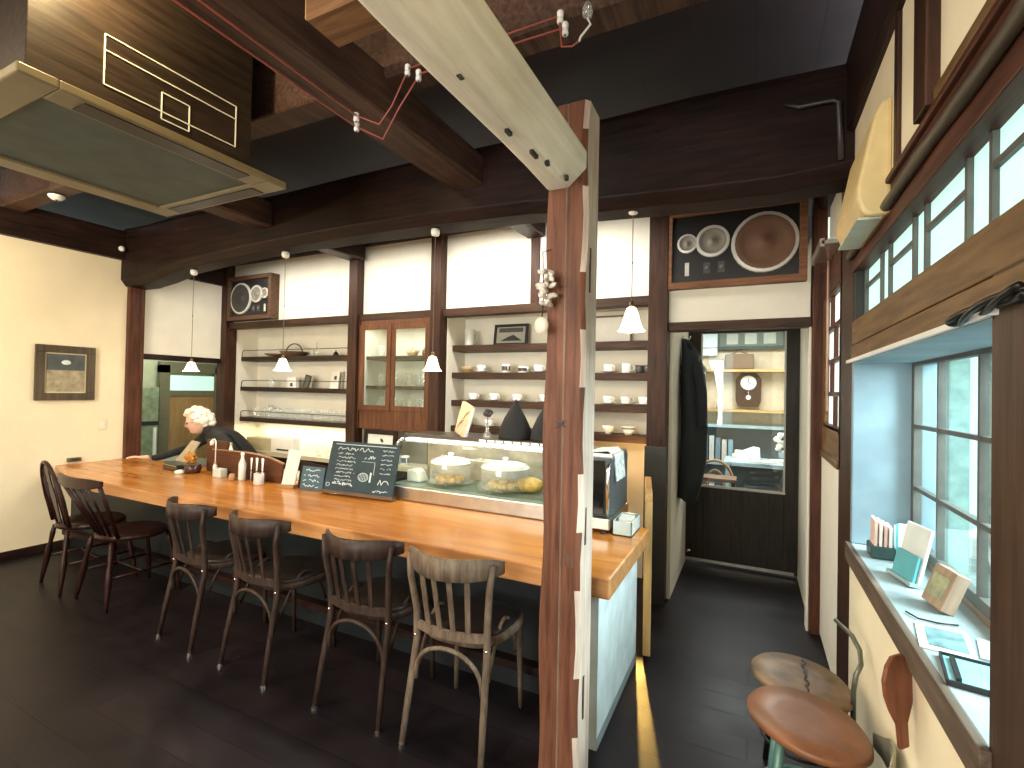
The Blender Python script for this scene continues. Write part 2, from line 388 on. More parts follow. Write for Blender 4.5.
# upper frosted window with staggered lattice
r2 = bpy.data.objects.new('window_2', None); C.objects.link(r2); struct(r2)
xu = XR+.05
MB().box(xu, xu+.004, .9, 2.58, 1.83, 2.12).build('pane', FR, r2)
m = MB(); yy = 2.545; widths = [.22, .085]
ys2 = []; k = 0
YB = (2.30, 2.175, 1.88, 1.765, 1.465, 1.335, 1.05)
for yq in YB: m.box(xu-.012, xu, yq-.008, yq+.008, 1.83, 2.12)
for ya, yb in ((2.30, 2.58), (1.88, 2.175), (1.465, 1.765), (1.05, 1.335)):
    m.box(xu-.010, xu, ya, yb, 1.975, 1.991)
m.build('lattice_bars', WF, r2)
f = MB(); f.box(xu-.015, xu+.0, 2.57, 2.585, 1.83, 2.12); f.box(xu-.012, xu, .9, 2.58, 2.105, 2.12); f.box(xu-.012, xu, .9, 2.58, 1.835, 1.85)
f.build('window_frame', WF, r2)
trim(BLACK, XR+.005, XR+.14, 2.585, 2.62, 1.835, 2.12, bevel=0)
# lattice window beside the corridor
r3 = bpy.data.objects.new('window_3', None); C.objects.link(r3); struct(r3)
FR3 = frosted('glowing_paper_pane', (.76, .90, .90), .62)
MB().box(XR+.02, XR+.024, 2.98, 3.50, 1.33, 2.08).build('pane', FR3, r3)
m = MB()
for z in (1.33, 1.515, 1.70, 1.89, 2.08): m.box(XR+.0, XR+.02, 2.97, 3.52, z-.012, z+.012)
for z0, z1, y in ((1.33, 1.515, 3.17), (1.515, 1.70, 3.30), (1.70, 1.89, 3.17), (1.89, 2.08, 3.30)): m.box(XR+.0, XR+.02, y-.013, y+.013, z0, z1)
m.build('lattice_bars', REDZ, r3)
f = MB(); f.box(XR, XR+.03, 3.50, 3.63, 1.165, 2.1); f.box(XR, XR+.03, 2.97, 3.5, 1.165, 1.33); f.box(XR, XR+.03, 2.965, 2.985, 1.3, 2.1); f.box(XR+.024, XR+.03, 2.97, 3.5, 1.3, 2.1)
f.build('window_frame', OAKY, r3)
# round pole above upper window
TN[0] += 1
struct(MB().tube([(XR-.016, y, 2.125+.003*math.sin(y*9)) for y in [.9+.1*i for i in range(18)]], [.016+.0015*math.sin(i*2) for i in range(18)], 10).build('trim_%d' % TN[0], wood('round_pole', (.06, .05, .035), (.14, .11, .08), 1, .45), smooth=True))

# ---- far glazed door (door_1)
dr = bpy.data.objects.new('door_1', None); C.objects.link(dr); struct(dr)
DOORW = wood('black_brown_door', (.018, .015, .013), (.045, .036, .028), 2, .35, blotch=.3)
d = MB(); Y0, Y1 = 4.66, 4.70
d.box(-.52, -.40, Y0, Y1, .02, 2.07); d.box(.25, .36, Y0, Y1, .02, 2.07); d.box(-.40, .25, Y0, Y1, .02, .68); d.box(-.40, .25, Y0, Y1, 2.04, 2.10)
d.build('door_leaf', DOORW, dr, bevel=.003)
d = MB(); d.box(-.41, .26, Y0-.008, Y0, .68, .70); d.box(.243, .257, Y0-.008, Y0, .70, 2.04); d.box(-.41, -.396, Y0-.008, Y0, .70, 2.04)
d.build('glazing_bead', plain('pale_bead', (.45, .44, .40), .5), dr)
MB().box(-.40, .25, 4.675, 4.68, .69, 2.04).build('pane', GLASSM, dr)
MB().box(-.52, .33, Y0-.004, Y0, .02, .045).build('kick_strip', STEEL, dr)
MB().lathe([(0, 0), (.016, .002), (.018, .008), (0, .014)], (-.49, Y0-.014, .10), 12, Matrix.Rotation(-PI/2, 4, 'X')).build('door_stop', CHROME, dr, True)
# ================================================================ TIMBERS
def rough_beam(name, a, b, wd, ht, mat, label, seg=14, wob=.012, cham=.02, group=None, seed=0):
    """roughly squared log from a to b (centres), with slightly wandering faces"""
    rnd = random.Random(seed); a, b = Vector(a), Vector(b); d = (b-a); L = d.length; d.normalize()
    x = d.cross(Vector((0, 0, 1))).normalized(); u = x.cross(d)
    mb = MB(); rings = []
    ph = [rnd.uniform(0, 6) for _ in range(6)]
    for i in range(seg+1):
        t = i/seg; p = a+d*L*t
        w2 = wd/2+wob*math.sin(t*7+ph[0]); h2 = ht/2+wob*math.sin(t*6+ph[1]); dz = wob*1.2*math.sin(t*5+ph[2]); c = cham*(1+.4*math.sin(t*11+ph[3]))
        prof = [(-w2, -h2+c), (-w2+c, -h2), (w2-c, -h2), (w2, -h2+c), (w2, h2-c), (w2-c, h2), (-w2+c, h2), (-w2, h2-c)]
        rings.append([mb.bm.verts.new(p+x*q[0]+u*(q[1]+dz)) for q in prof])
    for r0, r1 in zip(rings, rings[1:]):
        for k in range(8): mb.bm.faces.new((r0[k], r0[(k+1) % 8], r1[(k+1) % 8], r1[k]))
    mb.bm.faces.new(rings[0][::-1]); mb.bm.faces.new(rings[-1])
    return tag(mb.build(name, mat), label, 'beam', group)
# main cross log: bottom rises towards the middle
mb = MB(); rings = []
zb = [(-5.6, 2.46), (-5.3, 2.46), (-5.0, 2.49), (-4.6, 2.55), (-4.0, 2.58), (-3.3, 2.60), (-2.6, 2.60), (-1.9, 2.59), (-1.2, 2.57), (-.8, 2.52), (-.3, 2.49), (.1, 2.48), (.45, 2.51)]
for i, (x, z) in enumerate(zb):
    yf = 2.60+.012*math.sin(i*1.7); yb = 2.84+.015*math.sin(i*1.1); zt = 3.02
    prof = [(yf, z+.05), (yf+.045, z-.01), (yb-.05, z-.02), (yb, z+.03), (yb, zt-.04), (yb-.03, zt), (yf+.03, zt), (yf, zt-.04)]
    rings.append([mb.bm.verts.new((x, p[0], p[1])) for p in prof])
for r0, r1 in zip(rings, rings[1:]):
    for k in range(8): mb.bm.faces.new((r0[k], r0[(k+1) % 8], r1[(k+1) % 8], r1[k]))
mb.bm.faces.new(rings[0][::-1]); mb.bm.faces.new(rings[-1])
tag(mb.build('ceiling_beam', DARKX, bevel=.006), 'huge dark smoke-stained cross beam carrying the pendant lamps over the counter', 'beam')
rough_beam('ceiling_beam', (-1.615, -.6, 2.85), (-1.615, 2.60, 2.85), .21, .20, BROWNY, 'brown ceiling beam in front of the cross beam with red wire along it', seed=3, cham=.014, wob=.006)
rough_beam('ceiling_beam', (-3.50, -.6, 2.85), (-3.50, 2.60, 2.85), .20, .20, BROWNY, 'ceiling beam ending on the cross beam behind the boxed air conditioner', seed=5, cham=.014, wob=.006)
rough_beam('ceiling_beam', (-1.62, 2.84, 2.86), (-1.62, 3.70, 2.86), .17, .20, DARKY, 'short dark beam stub over the counter behind the tall column', seed=6, cham=.012, wob=.004)
rough_beam('ceiling_beam', (-3.52, 2.84, 2.86), (-3.52, 3.66, 2.86), .17, .22, DARKY, 'short dark beam stub above the glass-door cabinet', seed=8, cham=.012, wob=.004)
rough_beam('ceiling_joist', (-5.5, 1.78, 3.06), (.40, 1.78, 3.06), .15, .30, BROWNY, 'cross joist carrying the pairs of white insulators', seed=9, cham=.012, wob=.004)
rough_beam('ceiling_beam', (.50, -.8, 2.86), (.50, 3.66, 2.86), .26, .34, DARKY, 'dark plate beam running along the top of the right wall', seed=10, cham=.012, wob=.004)
rough_beam('ceiling_joist', (-5.5, .65, 3.10), (-1.7, .65, 3.10), .14, .24, BROWNY, 'ceiling joist over the boxed air conditioner', seed=12, cham=.012, wob=.004)
# pale weathered beam socketed into the column
mb = MB(); rings = []
for i in range(17):
    t = i/16; y = 1.75-3.1*t; s_ = .006*math.sin(t*17); q = .008*math.sin(t*9+1)
    x0, x1, z0, z1 = -.725, -.565, 2.275+s_, 2.43
    prof = [(x0, z0+.01), (x0+.015, z0), (x1-.075+q, z0), (x1, z0+.055+q), (x1, z1-.03), (x1-.03, z1), (x0, z1)]
    if i == 0: prof = [(px, pz) for px, pz in prof]
    rings.append([mb.bm.verts.new((p[0], y, p[1])) for p in prof])
n_ = 7
for r0, r1 in zip(rings, rings[1:]):
    for k in range(n_): mb.bm.faces.new((r0[k], r0[(k+1) % n_], r1[(k+1) % n_], r1[k]))
mb.bm.faces.new(rings[0][::-1]); mb.bm.faces.new(rings[-1])
wb = tag(mb.build('weathered_beam', WHITEB, bevel=.004), 'pale grey-green weathered beam running overhead into the tall column', 'beam')
m = MB()
for y, dx, L in ((1.28, -.67, .03), (1.43, -.655, .045), (1.52, -.64, .02), (1.66, -.62, .015), (1.0, -.66, .02)):
    m.box(dx, dx+.012, y, y+L, 2.2675, 2.285)
m.build('mortise_slot', BLACK, wb)
st = rough_beam('beam_stub', (-1.21, 1.085, 2.65), (-.3, 1.085, 2.65), .14, .11, wood('pale_stub_wood', (.10, .045, .02), (.26, .13, .055), 0, .6), 'short sawn beam end resting across the pale overhead beam', seed=20, cham=.008, wob=.003)
MB().box(-1.216, -1.209, 1.02, 1.15, 2.60, 2.70).build('sawn_end', FRESH, st)
# column
col = thing('wooden_column', 'tall reddish-brown timber column with long crack in front of the counter', 'column', (-.64, 1.825, 0))
rings = []; mb = MB()
for i in range(25):
    z = i/24*2.60; a = .006*math.sin(i*.9); b_ = .006*math.sin(i*1.3+1); h = .078
    prof = [(-h+a, -.072), (-.004, -.075), (0, -.066), (.004, -.075), (h-.018+b_, -.075), (h+b_*.5, -.06+b_), (h, .07), (-h, .07)]
    rings.append([mb.bm.verts.new((p[0], p[1], z)) for p in prof])
for r0, r1 in zip(rings, rings[1:]):
    for k in range(8): mb.bm.faces.new((r0[k], r0[(k+1) % 8], r1[(k+1) % 8], r1[k]))
mb.bm.faces.new(rings[0][::-1]); mb.bm.faces.new(rings[-1])
shaft = mb.build('shaft', COLUMN, col)
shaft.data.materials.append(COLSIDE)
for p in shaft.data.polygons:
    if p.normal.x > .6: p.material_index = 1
m = MB(); m.box(.079, .0815, -.03, -.018, 1.88, 2.05); m.box(.079, .0815, -.03, -.018, .92, 1.06); m.box(.079, .0815, -.02, -.008, .26, .42)
m.build('mortise_slot', plain('slot_shadow_wood', (.10, .06, .045), .8), col)
m = MB(); m.box(.018, .052, -.0795, -.072, .845, .895); m.build('inlaid_patch', wood('inlay', (.10, .05, .035), (.2, .1, .07), 2), col)
m = MB(); m.bar((-.03, -.079, 1.385), (.015, -.079, 1.365), .004, .004); m.bar((-.03, -.079, 1.36), (.012, -.079, 1.392), .004, .004)
m.build('carved_mark', BLACK, col)
# shell chime hanging at the left edge of the column
sh = thing('shell_chime', 'bundle of pale shells hanging at the left edge of the column', 'ornament', (-.715, 1.70, 1.725))
sh.scale = (1.3, 1.2, 1.25)
m = MB(); rnd = random.Random(4)
for k in range(34):
    a = rnd.uniform(0, 6.3); r = rnd.uniform(.005, .032)*(1 if k > 6 else .5); z = .08+rnd.uniform(0, .10)
    m.ball((r*math.cos(a)+.01, r*math.sin(a), z), .016, (1, .35, .5), 8, 5, Matrix.Rotation(a, 4, 'Z') @ Matrix.Rotation(rnd.uniform(-.7, .7), 4, 'Y'))
m.build('shells', plain('pearly_shell', (.62, .56, .52), .3, var=.3, scale=60), sh, True)
m = MB(); m.ball((0, 0, .018), .022, (1, .5, 1.2), 12, 8); m.build('bottom_shell', plain('pale_shell', (.75, .66, .56), .35), sh, True)
MB().tube([(0, 0, .03), (.005, 0, .10), (.0, 0, .24), (.01, .05, .26)], .002, 6).build('string', IRON, sh)

# ================================================================ BOXED AIR CONDITIONER
ac = thing('air_conditioner', 'ceiling air conditioner in a dark box with pale line pattern', 'air conditioner', (-2.65, 1.1, 2.5))
BOXM = wood('dark_box_panel', (.016, .010, .007), (.048, .031, .021), 1, .45)
MB().box(-.46, .45, -.37, .45, .03, .70).build('casing', BOXM, ac, bevel=.004)
m = MB()
m.box(-.52, .51, -.41, -.30, 0, .035); m.box(-.52, .51, .50, .61, 0, .035); m.box(-.52, -.40, -.30, .50, 0, .035); m.box(.38, .51, -.30, .50, 0, .035)
m.build('grille_frame', plain('beige_plastic', (.17, .13, .065), .4), ac, bevel=.006)
m = MB(); m.box(-.40, .38, -.30, .50, .012, .03); m.build('intake_panel', plain('greengrey_mesh', (.045, .065, .055), .6, var=.25, scale=8), ac)
m = MB(); m.box(.40, .49, -.22, .42, -.004, .001); m.box(-.36, .36, .525, .59, -.004, .001); m.build('louvre', BLACK, ac)
m = MB()
LX = .4515
def frame_lines(y0, y1, z0, z1, t=.004):
    m.box(LX-.001, LX+.003, y0, y1, z0-t/2, z0+t/2); m.box(LX-.001, LX+.003, y0, y1, z1-t/2, z1+t/2)
    m.box(LX-.001, LX+.003, y0-t/2, y0+t/2, z0, z1); m.box(LX-.001, LX+.003, y1-t/2, y1+t/2, z0, z1)
frame_lines(-.15, .37, .12, .31); m.box(LX-.001, LX+.003, -.15, .37, .248, .252); frame_lines(.05, .16, .09, .20)
m.build('line_pattern', plain('pale_tape', (.75, .72, .6), .5), ac)
# ================================================================ WALL AIR CONDITIONER upper right
wa = thing('wall_air_conditioner', 'cream rounded air conditioner high on the right wall', 'air conditioner', (XR, 2.1, 2.1))
prof = [(0, .39), (-.03, .375), (-.05, .33), (-.095, .10), (-.095, .06), (-.08, .015), (-.06, .0), (0, .0)]
m = MB(); M = Matrix.Identity(4)
M = Matrix(((1, 0, 0, 0), (0, 1, 0, -.15), (0, 0, 1, 0), (0, 0, 0, 1)))
m.prism(prof, .44, M); m.build('body', plain('cream_plastic', (.72, .55, .26), .5), wa, bevel=.012)
MB().box(-.09, -.02, -.12, .26, -.004, .004).build('air_outlet', plain('grey_outlet', (.5, .52, .45), .5), wa)

# ================================================================ COUNTER
ct = thing('bar_counter', 'long glossy honey-coloured wooden bar counter with six chairs', 'counter', (-3.0, 2.35, 0))
m = MB(); m.prism([(-4.86+3, 1.945-2.35), (-.50+3, 1.945-2.35), (-.50+3, 2.79-2.35), (-5.575+3, 2.79-2.35), (-5.575+3, 2.14-2.35), (-5.1+3, 2.0-2.35)], .085, Matrix(((1, 0, 0, 0), (0, 0, 1, 0), (0, 1, 0, .665), (0, 0, 0, 1)))); top = m.build('countertop', COUNTER, ct, bevel=.008)
top.data.materials.append(COUNTERE)
for p in top.data.polygons:
    if abs(p.normal.z) < .5: p.material_index = 1
m = MB(); m.box(-5.57+3, -.60+3, 2.26-2.35, 2.30-2.35, .0, .665); m.build('front_panel', plain('dark_green_blue_board', (.007, .011, .013), .5, var=.3, scale=5), ct)
side = boards('bluegrey_boards', (.34, .40, .42), (.11, 4), .15, .6)
m = MB(); m.box(-.60+3, -.565+3, 2.02-2.35, 2.79-2.35, .0, .665); m.build('end_panel', plain('bluegrey_paint_panel', (.52, .60, .62), .6, var=.18, scale=7), ct)
m = MB()
for i in range(6): m.box(-.5655+3, -.564+3, 2.02-2.35+.11*i+.1, 2.02-2.35+.11*i+.104, 0, .665)
m.bm.clear(); m.box(-.5655+3, -.564+3, 2.02-2.35, 2.79-2.35, 0, .05)
m.build('base_strip', plain('base_grey', (.2, .24, .25), .7), ct)
m = MB(); m.box(-5.57+3, -.6+3, 2.20-2.35, 2.26-2.35, .12, .16); m.build('foot_rail', DARKX, ct)
sc = thing('service_counter', 'kitchen work surface behind the bar counter', 'counter', (-3.0, 2.95, 0))
MB().box(-2.5, 2.2, -.155, .15, .70, .745).build('work_surface', STEEL, sc, bevel=.003)
MB().box(-2.45, 2.15, -.14, .14, 0, .70).build('cabinet_body', DARKX, sc)
bc = thing('back_counter', 'low back counter under the niche shelves', 'counter', (-3.0, 3.5, 0))
MB().box(-2.4, 2.1, -.1, .12, .78, .82).build('work_surface', plain('pale_laminate', (.6, .55, .42), .4), bc)
MB().box(-2.38, 2.08, -.08, .11, 0, .78).build('cabinet_body', DARKX, bc)
# gate board beside the counter end
gt = thing('swing_gate', 'thin tan wooden gate standing open between the counter end and the post', 'gate', (-.535, 2.83, 0), math.radians(11))
GATEM = wood('tan_gate_board', (.50, .28, .10), (.72, .46, .20), 2, .5)
prof = [(0, .02), (0, .88)]+[(.02+.10*(1-math.cos(t)), .88+.05*math.sin(t)) for t in [i*PI/16 for i in range(9)]]+[(.2, .92), (.66, .92), (.66, .02)]
M = Matrix(((0, 1, 0, 0), (1, 0, 0, 0), (0, 0, 1, 0), (0, 0, 0, 1)))
MB().prism(prof, .042, M).build('board', GATEM, gt, bevel=.003)
MB().box(-.006, .0, .60, .64, .2, .26).build('hinge', IRON, gt)

# ================================================================ BENTWOOD CHAIRS
def arc(p0, p1, mid, n=9):
    p0, p1, mid = Vector(p0), Vector(p1), Vector(mid); c = mid*2-(p0+p1)/2
    return [p0*(1-t)**2+c*2*t*(1-t)+p1*t*t for t in [i/(n-1) for i in range(n)]]
def make_chair(label, mat):
    t = thing('bentwood_chair', label, 'chair', group='slat-back chairs along the bar counter')
    for s in (-1, 1):   # rear leg running up to the crest
        pts = [(s*.185, -.045, 0), (s*.178, -.015, .18), (s*.168, .03, .42), (s*.170, .025, .55), (s*.188, .0, .70), (s*.20, .005, .795)]
        MB().tube(pts, [.0125, .0145, .016, .0155, .0145, .013], 8).build('rear_leg', mat, t, True)
        MB().tube([(s*.175, .40, .0), (s*.165, .38, .44)], [.011, .016], 8).build('front_leg', mat, t, True)
        MB().tube(arc((s*.168, .05, .30), (s*.166, .34, .30), (s*.167, .2, .50)), .008, 7).build('side_brace', mat, t, True)
        MB().lathe([(0, 0), (.014, 0), (.014, .012), (0, .012)], (s*.185, -.045, 0), 10).build('foot_glide', CHROME, t)
        MB().ball((s*.170, .018, .44), .007).build('bolt', CHROME, t, True)
    MB().tube([(-.158*math.cos(PI*i/16), .012-.02*math.sin(PI*i/16), .26+.165*max(0, math.sin(PI*i/16))**.75) for i in range(17)], .0095, 8).build('rear_arch', mat, t, True)
    # crest: curved band
    m = MB(); rings = []
    N = 14
    for i in range(N+1):
        u = -1+2*i/N; x = .228*u; y = -.075+.125*u*u; e = 1-abs(u)**6*.45; h = .047*e; zc = .775+.004*u*u
        th = .011
        rings.append([m.bm.verts.new((x, y+yy_, zc+zz)) for yy_, zz in ((-th, -h*.9), (-th*1.1, 0), (-th*.8, h*.9), (0, h), (th*.8, h*.9), (th*.6, 0), (th*.8, -h*.9), (0, -h))])
    for r0, r1 in zip(rings, rings[1:]):
        for k in range(8): m.bm.faces.new((r0[k], r0[(k+1) % 8], r1[(k+1) % 8], r1[k]))
    m.bm.faces.new(rings[0][::-1]); m.bm.faces.new(rings[-1])
    m.build('crest_rail', mat, t, True)
    m = MB(); rings = []
    for i in range(9):
        u = -1+i/4; x = .165*u; y = -.01+.035*u*u
        rings.append([m.bm.verts.new((x, y+a, .487+b)) for a, b in ((-.008, -.017), (-.008, .017), (.008, .017), (.008, -.017))])
    for r0, r1 in zip(rings, rings[1:]):
        for k in range(4): m.bm.faces.new((r0[k], r0[(k+1) % 4], r1[(k+1) % 4], r1[k]))
    m.bm.faces.new(rings[0][::-1]); m.bm.faces.new(rings[-1])
    m.build('lower_back_rail', mat, t)
    for u in (-.6, -.2, .2, .6):
        MB().bar((u*.155, -.006+.03*u*u, .48), (u*.178, -.07+.125*(u*.8)**2, .745), .024, .007, up=(0, 1, 0)).build('slat', mat, t, bevel=.002)
    # seat
    def seat_poly(k, z, n=28):
        o = []
        for i in range(n):
            a = 2*PI*i/n; c, s2 = math.cos(a), math.sin(a)
            x = .205*k*math.copysign(abs(c)**.65, c); y = .225+.195*k*math.copysign(abs(s2)**.65, s2)
            x *= 1+.10*(y-.2)/.2
            o.append((x, y, z))
        return o
    def stack(levels, name, mt):
        m = MB(); rr = [[m.bm.verts.new(p) for p in seat_poly(k, z)] for k, z in levels]
        for r0, r1 in zip(rr, rr[1:]):
            for k in range(28): m.bm.faces.new((r0[k], r0[(k+1) % 28], r1[(k+1) % 28], r1[k]))
        m.bm.faces.new(rr[0][::-1]); m.bm.faces.new(rr[-1]); m.build(name, mt, t, True)
    stack([(.97, .425), (1, .43), (1, .458), (.96, .463)], 'seat_frame', mat)
    stack([(.93, .46), (.93, .472), (.8, .482), (.5, .486)], 'seat', LEATHER)
    return t
LB = 'dark slat-back bentwood chair at the bar, '
ch = make_chair('worn pale-brown slat-back chair with curved crest, nearest to the tall column', CHAIRP); ch.location = (-1.12, 1.725, 0); ch.rotation_euler = (0, 0, math.radians(3))
ch2 = make_chair(LB+'second from the column', CHAIRW); ch2.location = (-1.63, 1.725, 0); ch2.rotation_euler = (0, 0, math.radians(2))
dup(ch2, (-2.345, 1.725, 0), math.radians(-3), LB+'before the large chalkboard menu')
dup(ch2, (-2.955, 1.74, 0), math.radians(-6), LB+'next to the fan-back chair')

# ---------------- windsor chairs by the left wall
def windsor(name, label, kind, loc, rz):
    t = thing(name, label, 'chair', loc, rz)
    for sx in (-1, 1):
        for y0, y1, nm in ((-.02, -.07, 'rear_leg'), (.32, .38, 'front_leg')):
            pts = [Vector((sx*.14, y0, .43)).lerp(Vector((sx*.21, y1, 0)), q) for q in (0, .15, .3, .45, .6, .8, 1)]
            MB().tube(pts, [.012, .017, .013, .019, .020, .015, .010], 9).build(nm, WINDS, t, True)
        MB().tube([(sx*.175, -.045, .2), (sx*.175, .345, .2)], .009, 7).build('side_stretcher', WINDS, t, True)
    MB().tube([(-.175, .15, .2), (.175, .15, .2)], .009, 7).build('cross_stretcher', WINDS, t, True)
    m = MB(); n = 28; rr = []
    for k, z in ((.92, .425), (1, .435), (1, .455), (.94, .465), (.5, .458)):
        ring = []
        for i in range(n):
            a = 2*PI*i/n; x = .22*k*math.cos(a)*(1+.12*math.sin(a)); y = .155+.205*k*math.sin(a); ring.append(m.bm.verts.new((x, y, z)))
        rr.append(ring)
    for r0, r1 in zip(rr, rr[1:]):
        for k in range(n): m.bm.faces.new((r0[k], r0[(k+1) % n], r1[(k+1) % n], r1[k]))
    m.bm.faces.new(rr[0][::-1]); m.bm.faces.new(rr[-1]); m.build('seat', WINDS, t, True)
    if kind == 'hoop':
        pts = []
        for i in range(21):
            a = PI*i/20; x = -.20*math.cos(a); z = .46+.46*math.sin(a)**.75 if 0 < i < 20 else .46
            pts.append((x*(1 if z > .6 else .92), -.02-.10*(z-.46)/.46, z))
        MB().tube(pts, .013, 8).build('hoop', WINDS, t, True)
        for u in (-.72, -.48, .48, .72):
            zt = .46+.44*math.sin(math.acos(min(1, abs(u)*.98)))**.75
            MB().tube([(u*.16, -.015, .455), (u*.195, -.02-.10*(zt-.46)/.46, zt)], .007, 6).build('spindle', WINDS, t, True)
        prof = [(-.03, .455), (-.035, .56), (-.055, .68), (-.03, .78), (-.045, .90), (.045, .90), (.03, .78), (.055, .68), (.035, .56), (.03, .455)]
        m = MB(); m.prism([(x, z-.455) for x, z in prof], .008, Matrix.Translation((0, -.025, .455)) @ Matrix.Rotation(math.radians(12), 4, 'X')); m.build('splat', WINDS, t)
    else:
        m = MB(); rings = []
        for i in range(13):
            u = -1+i/6; x = .30*u; y = -.20+.05*u*u; h = .036*(1-.5*abs(u)**4)
            rings.append([m.bm.verts.new((x, y+a, .845+.01*u*u+b)) for a, b in ((-.01, -h), (-.01, h), (.01, h), (.01, -h))])
        for r0, r1 in zip(rings, rings[1:]):
            for k in range(4): m.bm.faces.new((r0[k], r0[(k+1) % 4], r1[(k+1) % 4], r1[k]))
        m.bm.faces.new(rings[0][::-1]); m.bm.faces.new(rings[-1]); m.build('comb_rail', WINDS, t, bevel=.004)
        for u in (-1, -.66, -.33, 0, .33, .66, 1):
            MB().tube([(u*.15, -.02+.03*u*u, .455), (u*.28, -.20+.05*u*u, .83)], .0085 if abs(u) < 1 else .013, 7).build('spindle', WINDS, t, True)
    return t
windsor('hoop_back_chair', 'dark hoop-back chair with pierced splat beside the left wall', 'hoop', (-4.52, 1.80, 0), math.radians(-7))
windsor('fan_back_chair', 'maroon fan-back spindle chair tucked under the bar, next to the hoop-back chair', 'fan', (-3.96, 1.80, 0), math.radians(-2))

# ================================================================ PENDANT LAMPS
EMW = plain('lit_glass_shade', (.9, .85, .75), .4, emit=(1, .84, .60), es=3.2)
def pendant(x, y, zt, zs, r, h, label, nseg=32):
    t = thing('pendant_lamp', label, 'lamp', (x, y, zs))
    MB().lathe([(0, .035), (.028, .035), (.030, .012), (.024, -.006), (.010, -.012), (0, -.012)], (0, 0, zt-zs-.03), 20).build('ceiling_rose', CERAMW, t, True)
    MB().tube([(0, 0, h), (0, 0, zt-zs-.03)], .0025, 6).build('cord', plain('lamp_cord', (.16, .11, .08), .6), t)
    MB().lathe([(0, h+.028), (.010, h+.026), (.013, h+.004), (.012, h-.01)], (0, 0, 0), 14).build('socket', plain('brass_socket', (.3, .2, .1), .35, .8), t, True)
    MB().ball((0, 0, (zt-zs)*.55), .005).build('cord_clip', IRON, t, True)
    wob = lambda a, i: (.05*math.sin(a*10) if i >= 4 else 0)
    MB().lathe([(.010, h), (.018+r*.1, h*.93), (r*.52, h*.68), (r*.66, h*.38), (r*.80, h*.12), (r, 0)], (0, 0, 0), 40, wob=wob).build('lamp_shade', EMW, t, True)
    MB().ball((0, 0, h*.42), r*.3).build('bulb', plain('lamp_bulb', (.9, .9, .8), .4, emit=(1, .85, .6), es=12), t, True)
    light('pendant_light', 'POINT', (x, y, zs-.035), 4.0, (1, .80, .52), .03)
    return t
pendant(-4.57, 2.70, 2.53, 1.615, .066, .085, 'glass pendant lamp hanging before the kitchen doorway, leftmost of the four')
pendant(-3.37, 2.70, 2.565, 1.62, .066, .10, 'glass pendant lamp before the framed shelves left of the glass-door cabinet')
pendant(-1.92, 2.70, 2.565, 1.62, .062, .10, 'glass pendant lamp before the right door of the glass-door cabinet')
pendant(-.60, 2.70, 2.525, 1.84, .072, .135, 'largest frilled glass pendant lamp hanging right of the tall column')

# ================================================================ NICHE SHELVES
def shelf(x0, x1, z, th, label, rail=False, mat=RAILX):
    t = thing('wall_shelf', label, 'shelf', ((x0+x1)/2, 3.93, z))
    hw = (x1-x0)/2
    MB().box(-hw, hw, -.11, .12, -th, 0).build('board', mat, t, bevel=.003)
    if rail:
        MB().tube([(-hw+.005, -.10, 0), (-hw+.005, -.10, .055), (-hw+.035, -.10, .075), (hw-.01, -.10, .075)], .004, 6).build('guard_rail', IRON, t)
        MB().tube([(.25, -.10, 0), (.25, -.10, .075)], .003, 6).build('rail_post', IRON, t)
    return t
SH = wood('shelf_dark', (.022, .013, .008), (.06, .036, .022), 0, .5)
shelf(-5.49, -3.60, 1.835, .05, 'top railed shelf in the left niche holding a basket', True, SH)
shelf(-5.49, -3.60, 1.48, .05, 'middle railed shelf in the left niche holding cards', True, SH)
shelf(-5.49, -3.60, 1.12, .05, 'bottom railed shelf in the left niche holding rows of glasses', True, SH)
for z, lb in ((1.905, 'top shelf of the right niche with jug and picture'), (1.655, 'second shelf of the right niche with cups'), (1.40, 'third shelf of the right niche with cups and saucers'), (1.165, 'lowest shelf of the right niche with bowls')):
    shelf(-2.498, -.692, z, .055, lb)
# crockery
def cup_saucer(label, group):
    t = thing('cup_and_saucer', label, 'cup', group=group)
    MB().lathe([(0, .004), (.03, .004), (.066, .016), (.068, .019), (.03, .010), (0, .010)], n=20).build('saucer', CERAM, t, True)
    c = MB().lathe([(0, .012), (.024, .012), (.030, .018), (.040, .045), (.043, .068), (.040, .067), (.036, .045), (.026, .022), (0, .018)], n=20).build('cup', CERAM, t, True)
    MB().tube([(.040, 0, .058), (.060, 0, .055), (.062, 0, .035), (.038, 0, .030)], .004, 6).build('handle', CERAM, c, True)
    return t
BLUE = plain('blue_glaze', (.10, .14, .28), .3); DK = plain('dark_glaze', (.04, .035, .04), .3); TAN = plain('tan_glaze', (.45, .30, .15), .4)
grp = 'cups and saucers in the right niche'
c0 = cup_saucer('white cup and saucer on the third niche shelf, leftmost there', grp); c0.location = (-2.31, 3.90, 1.40)
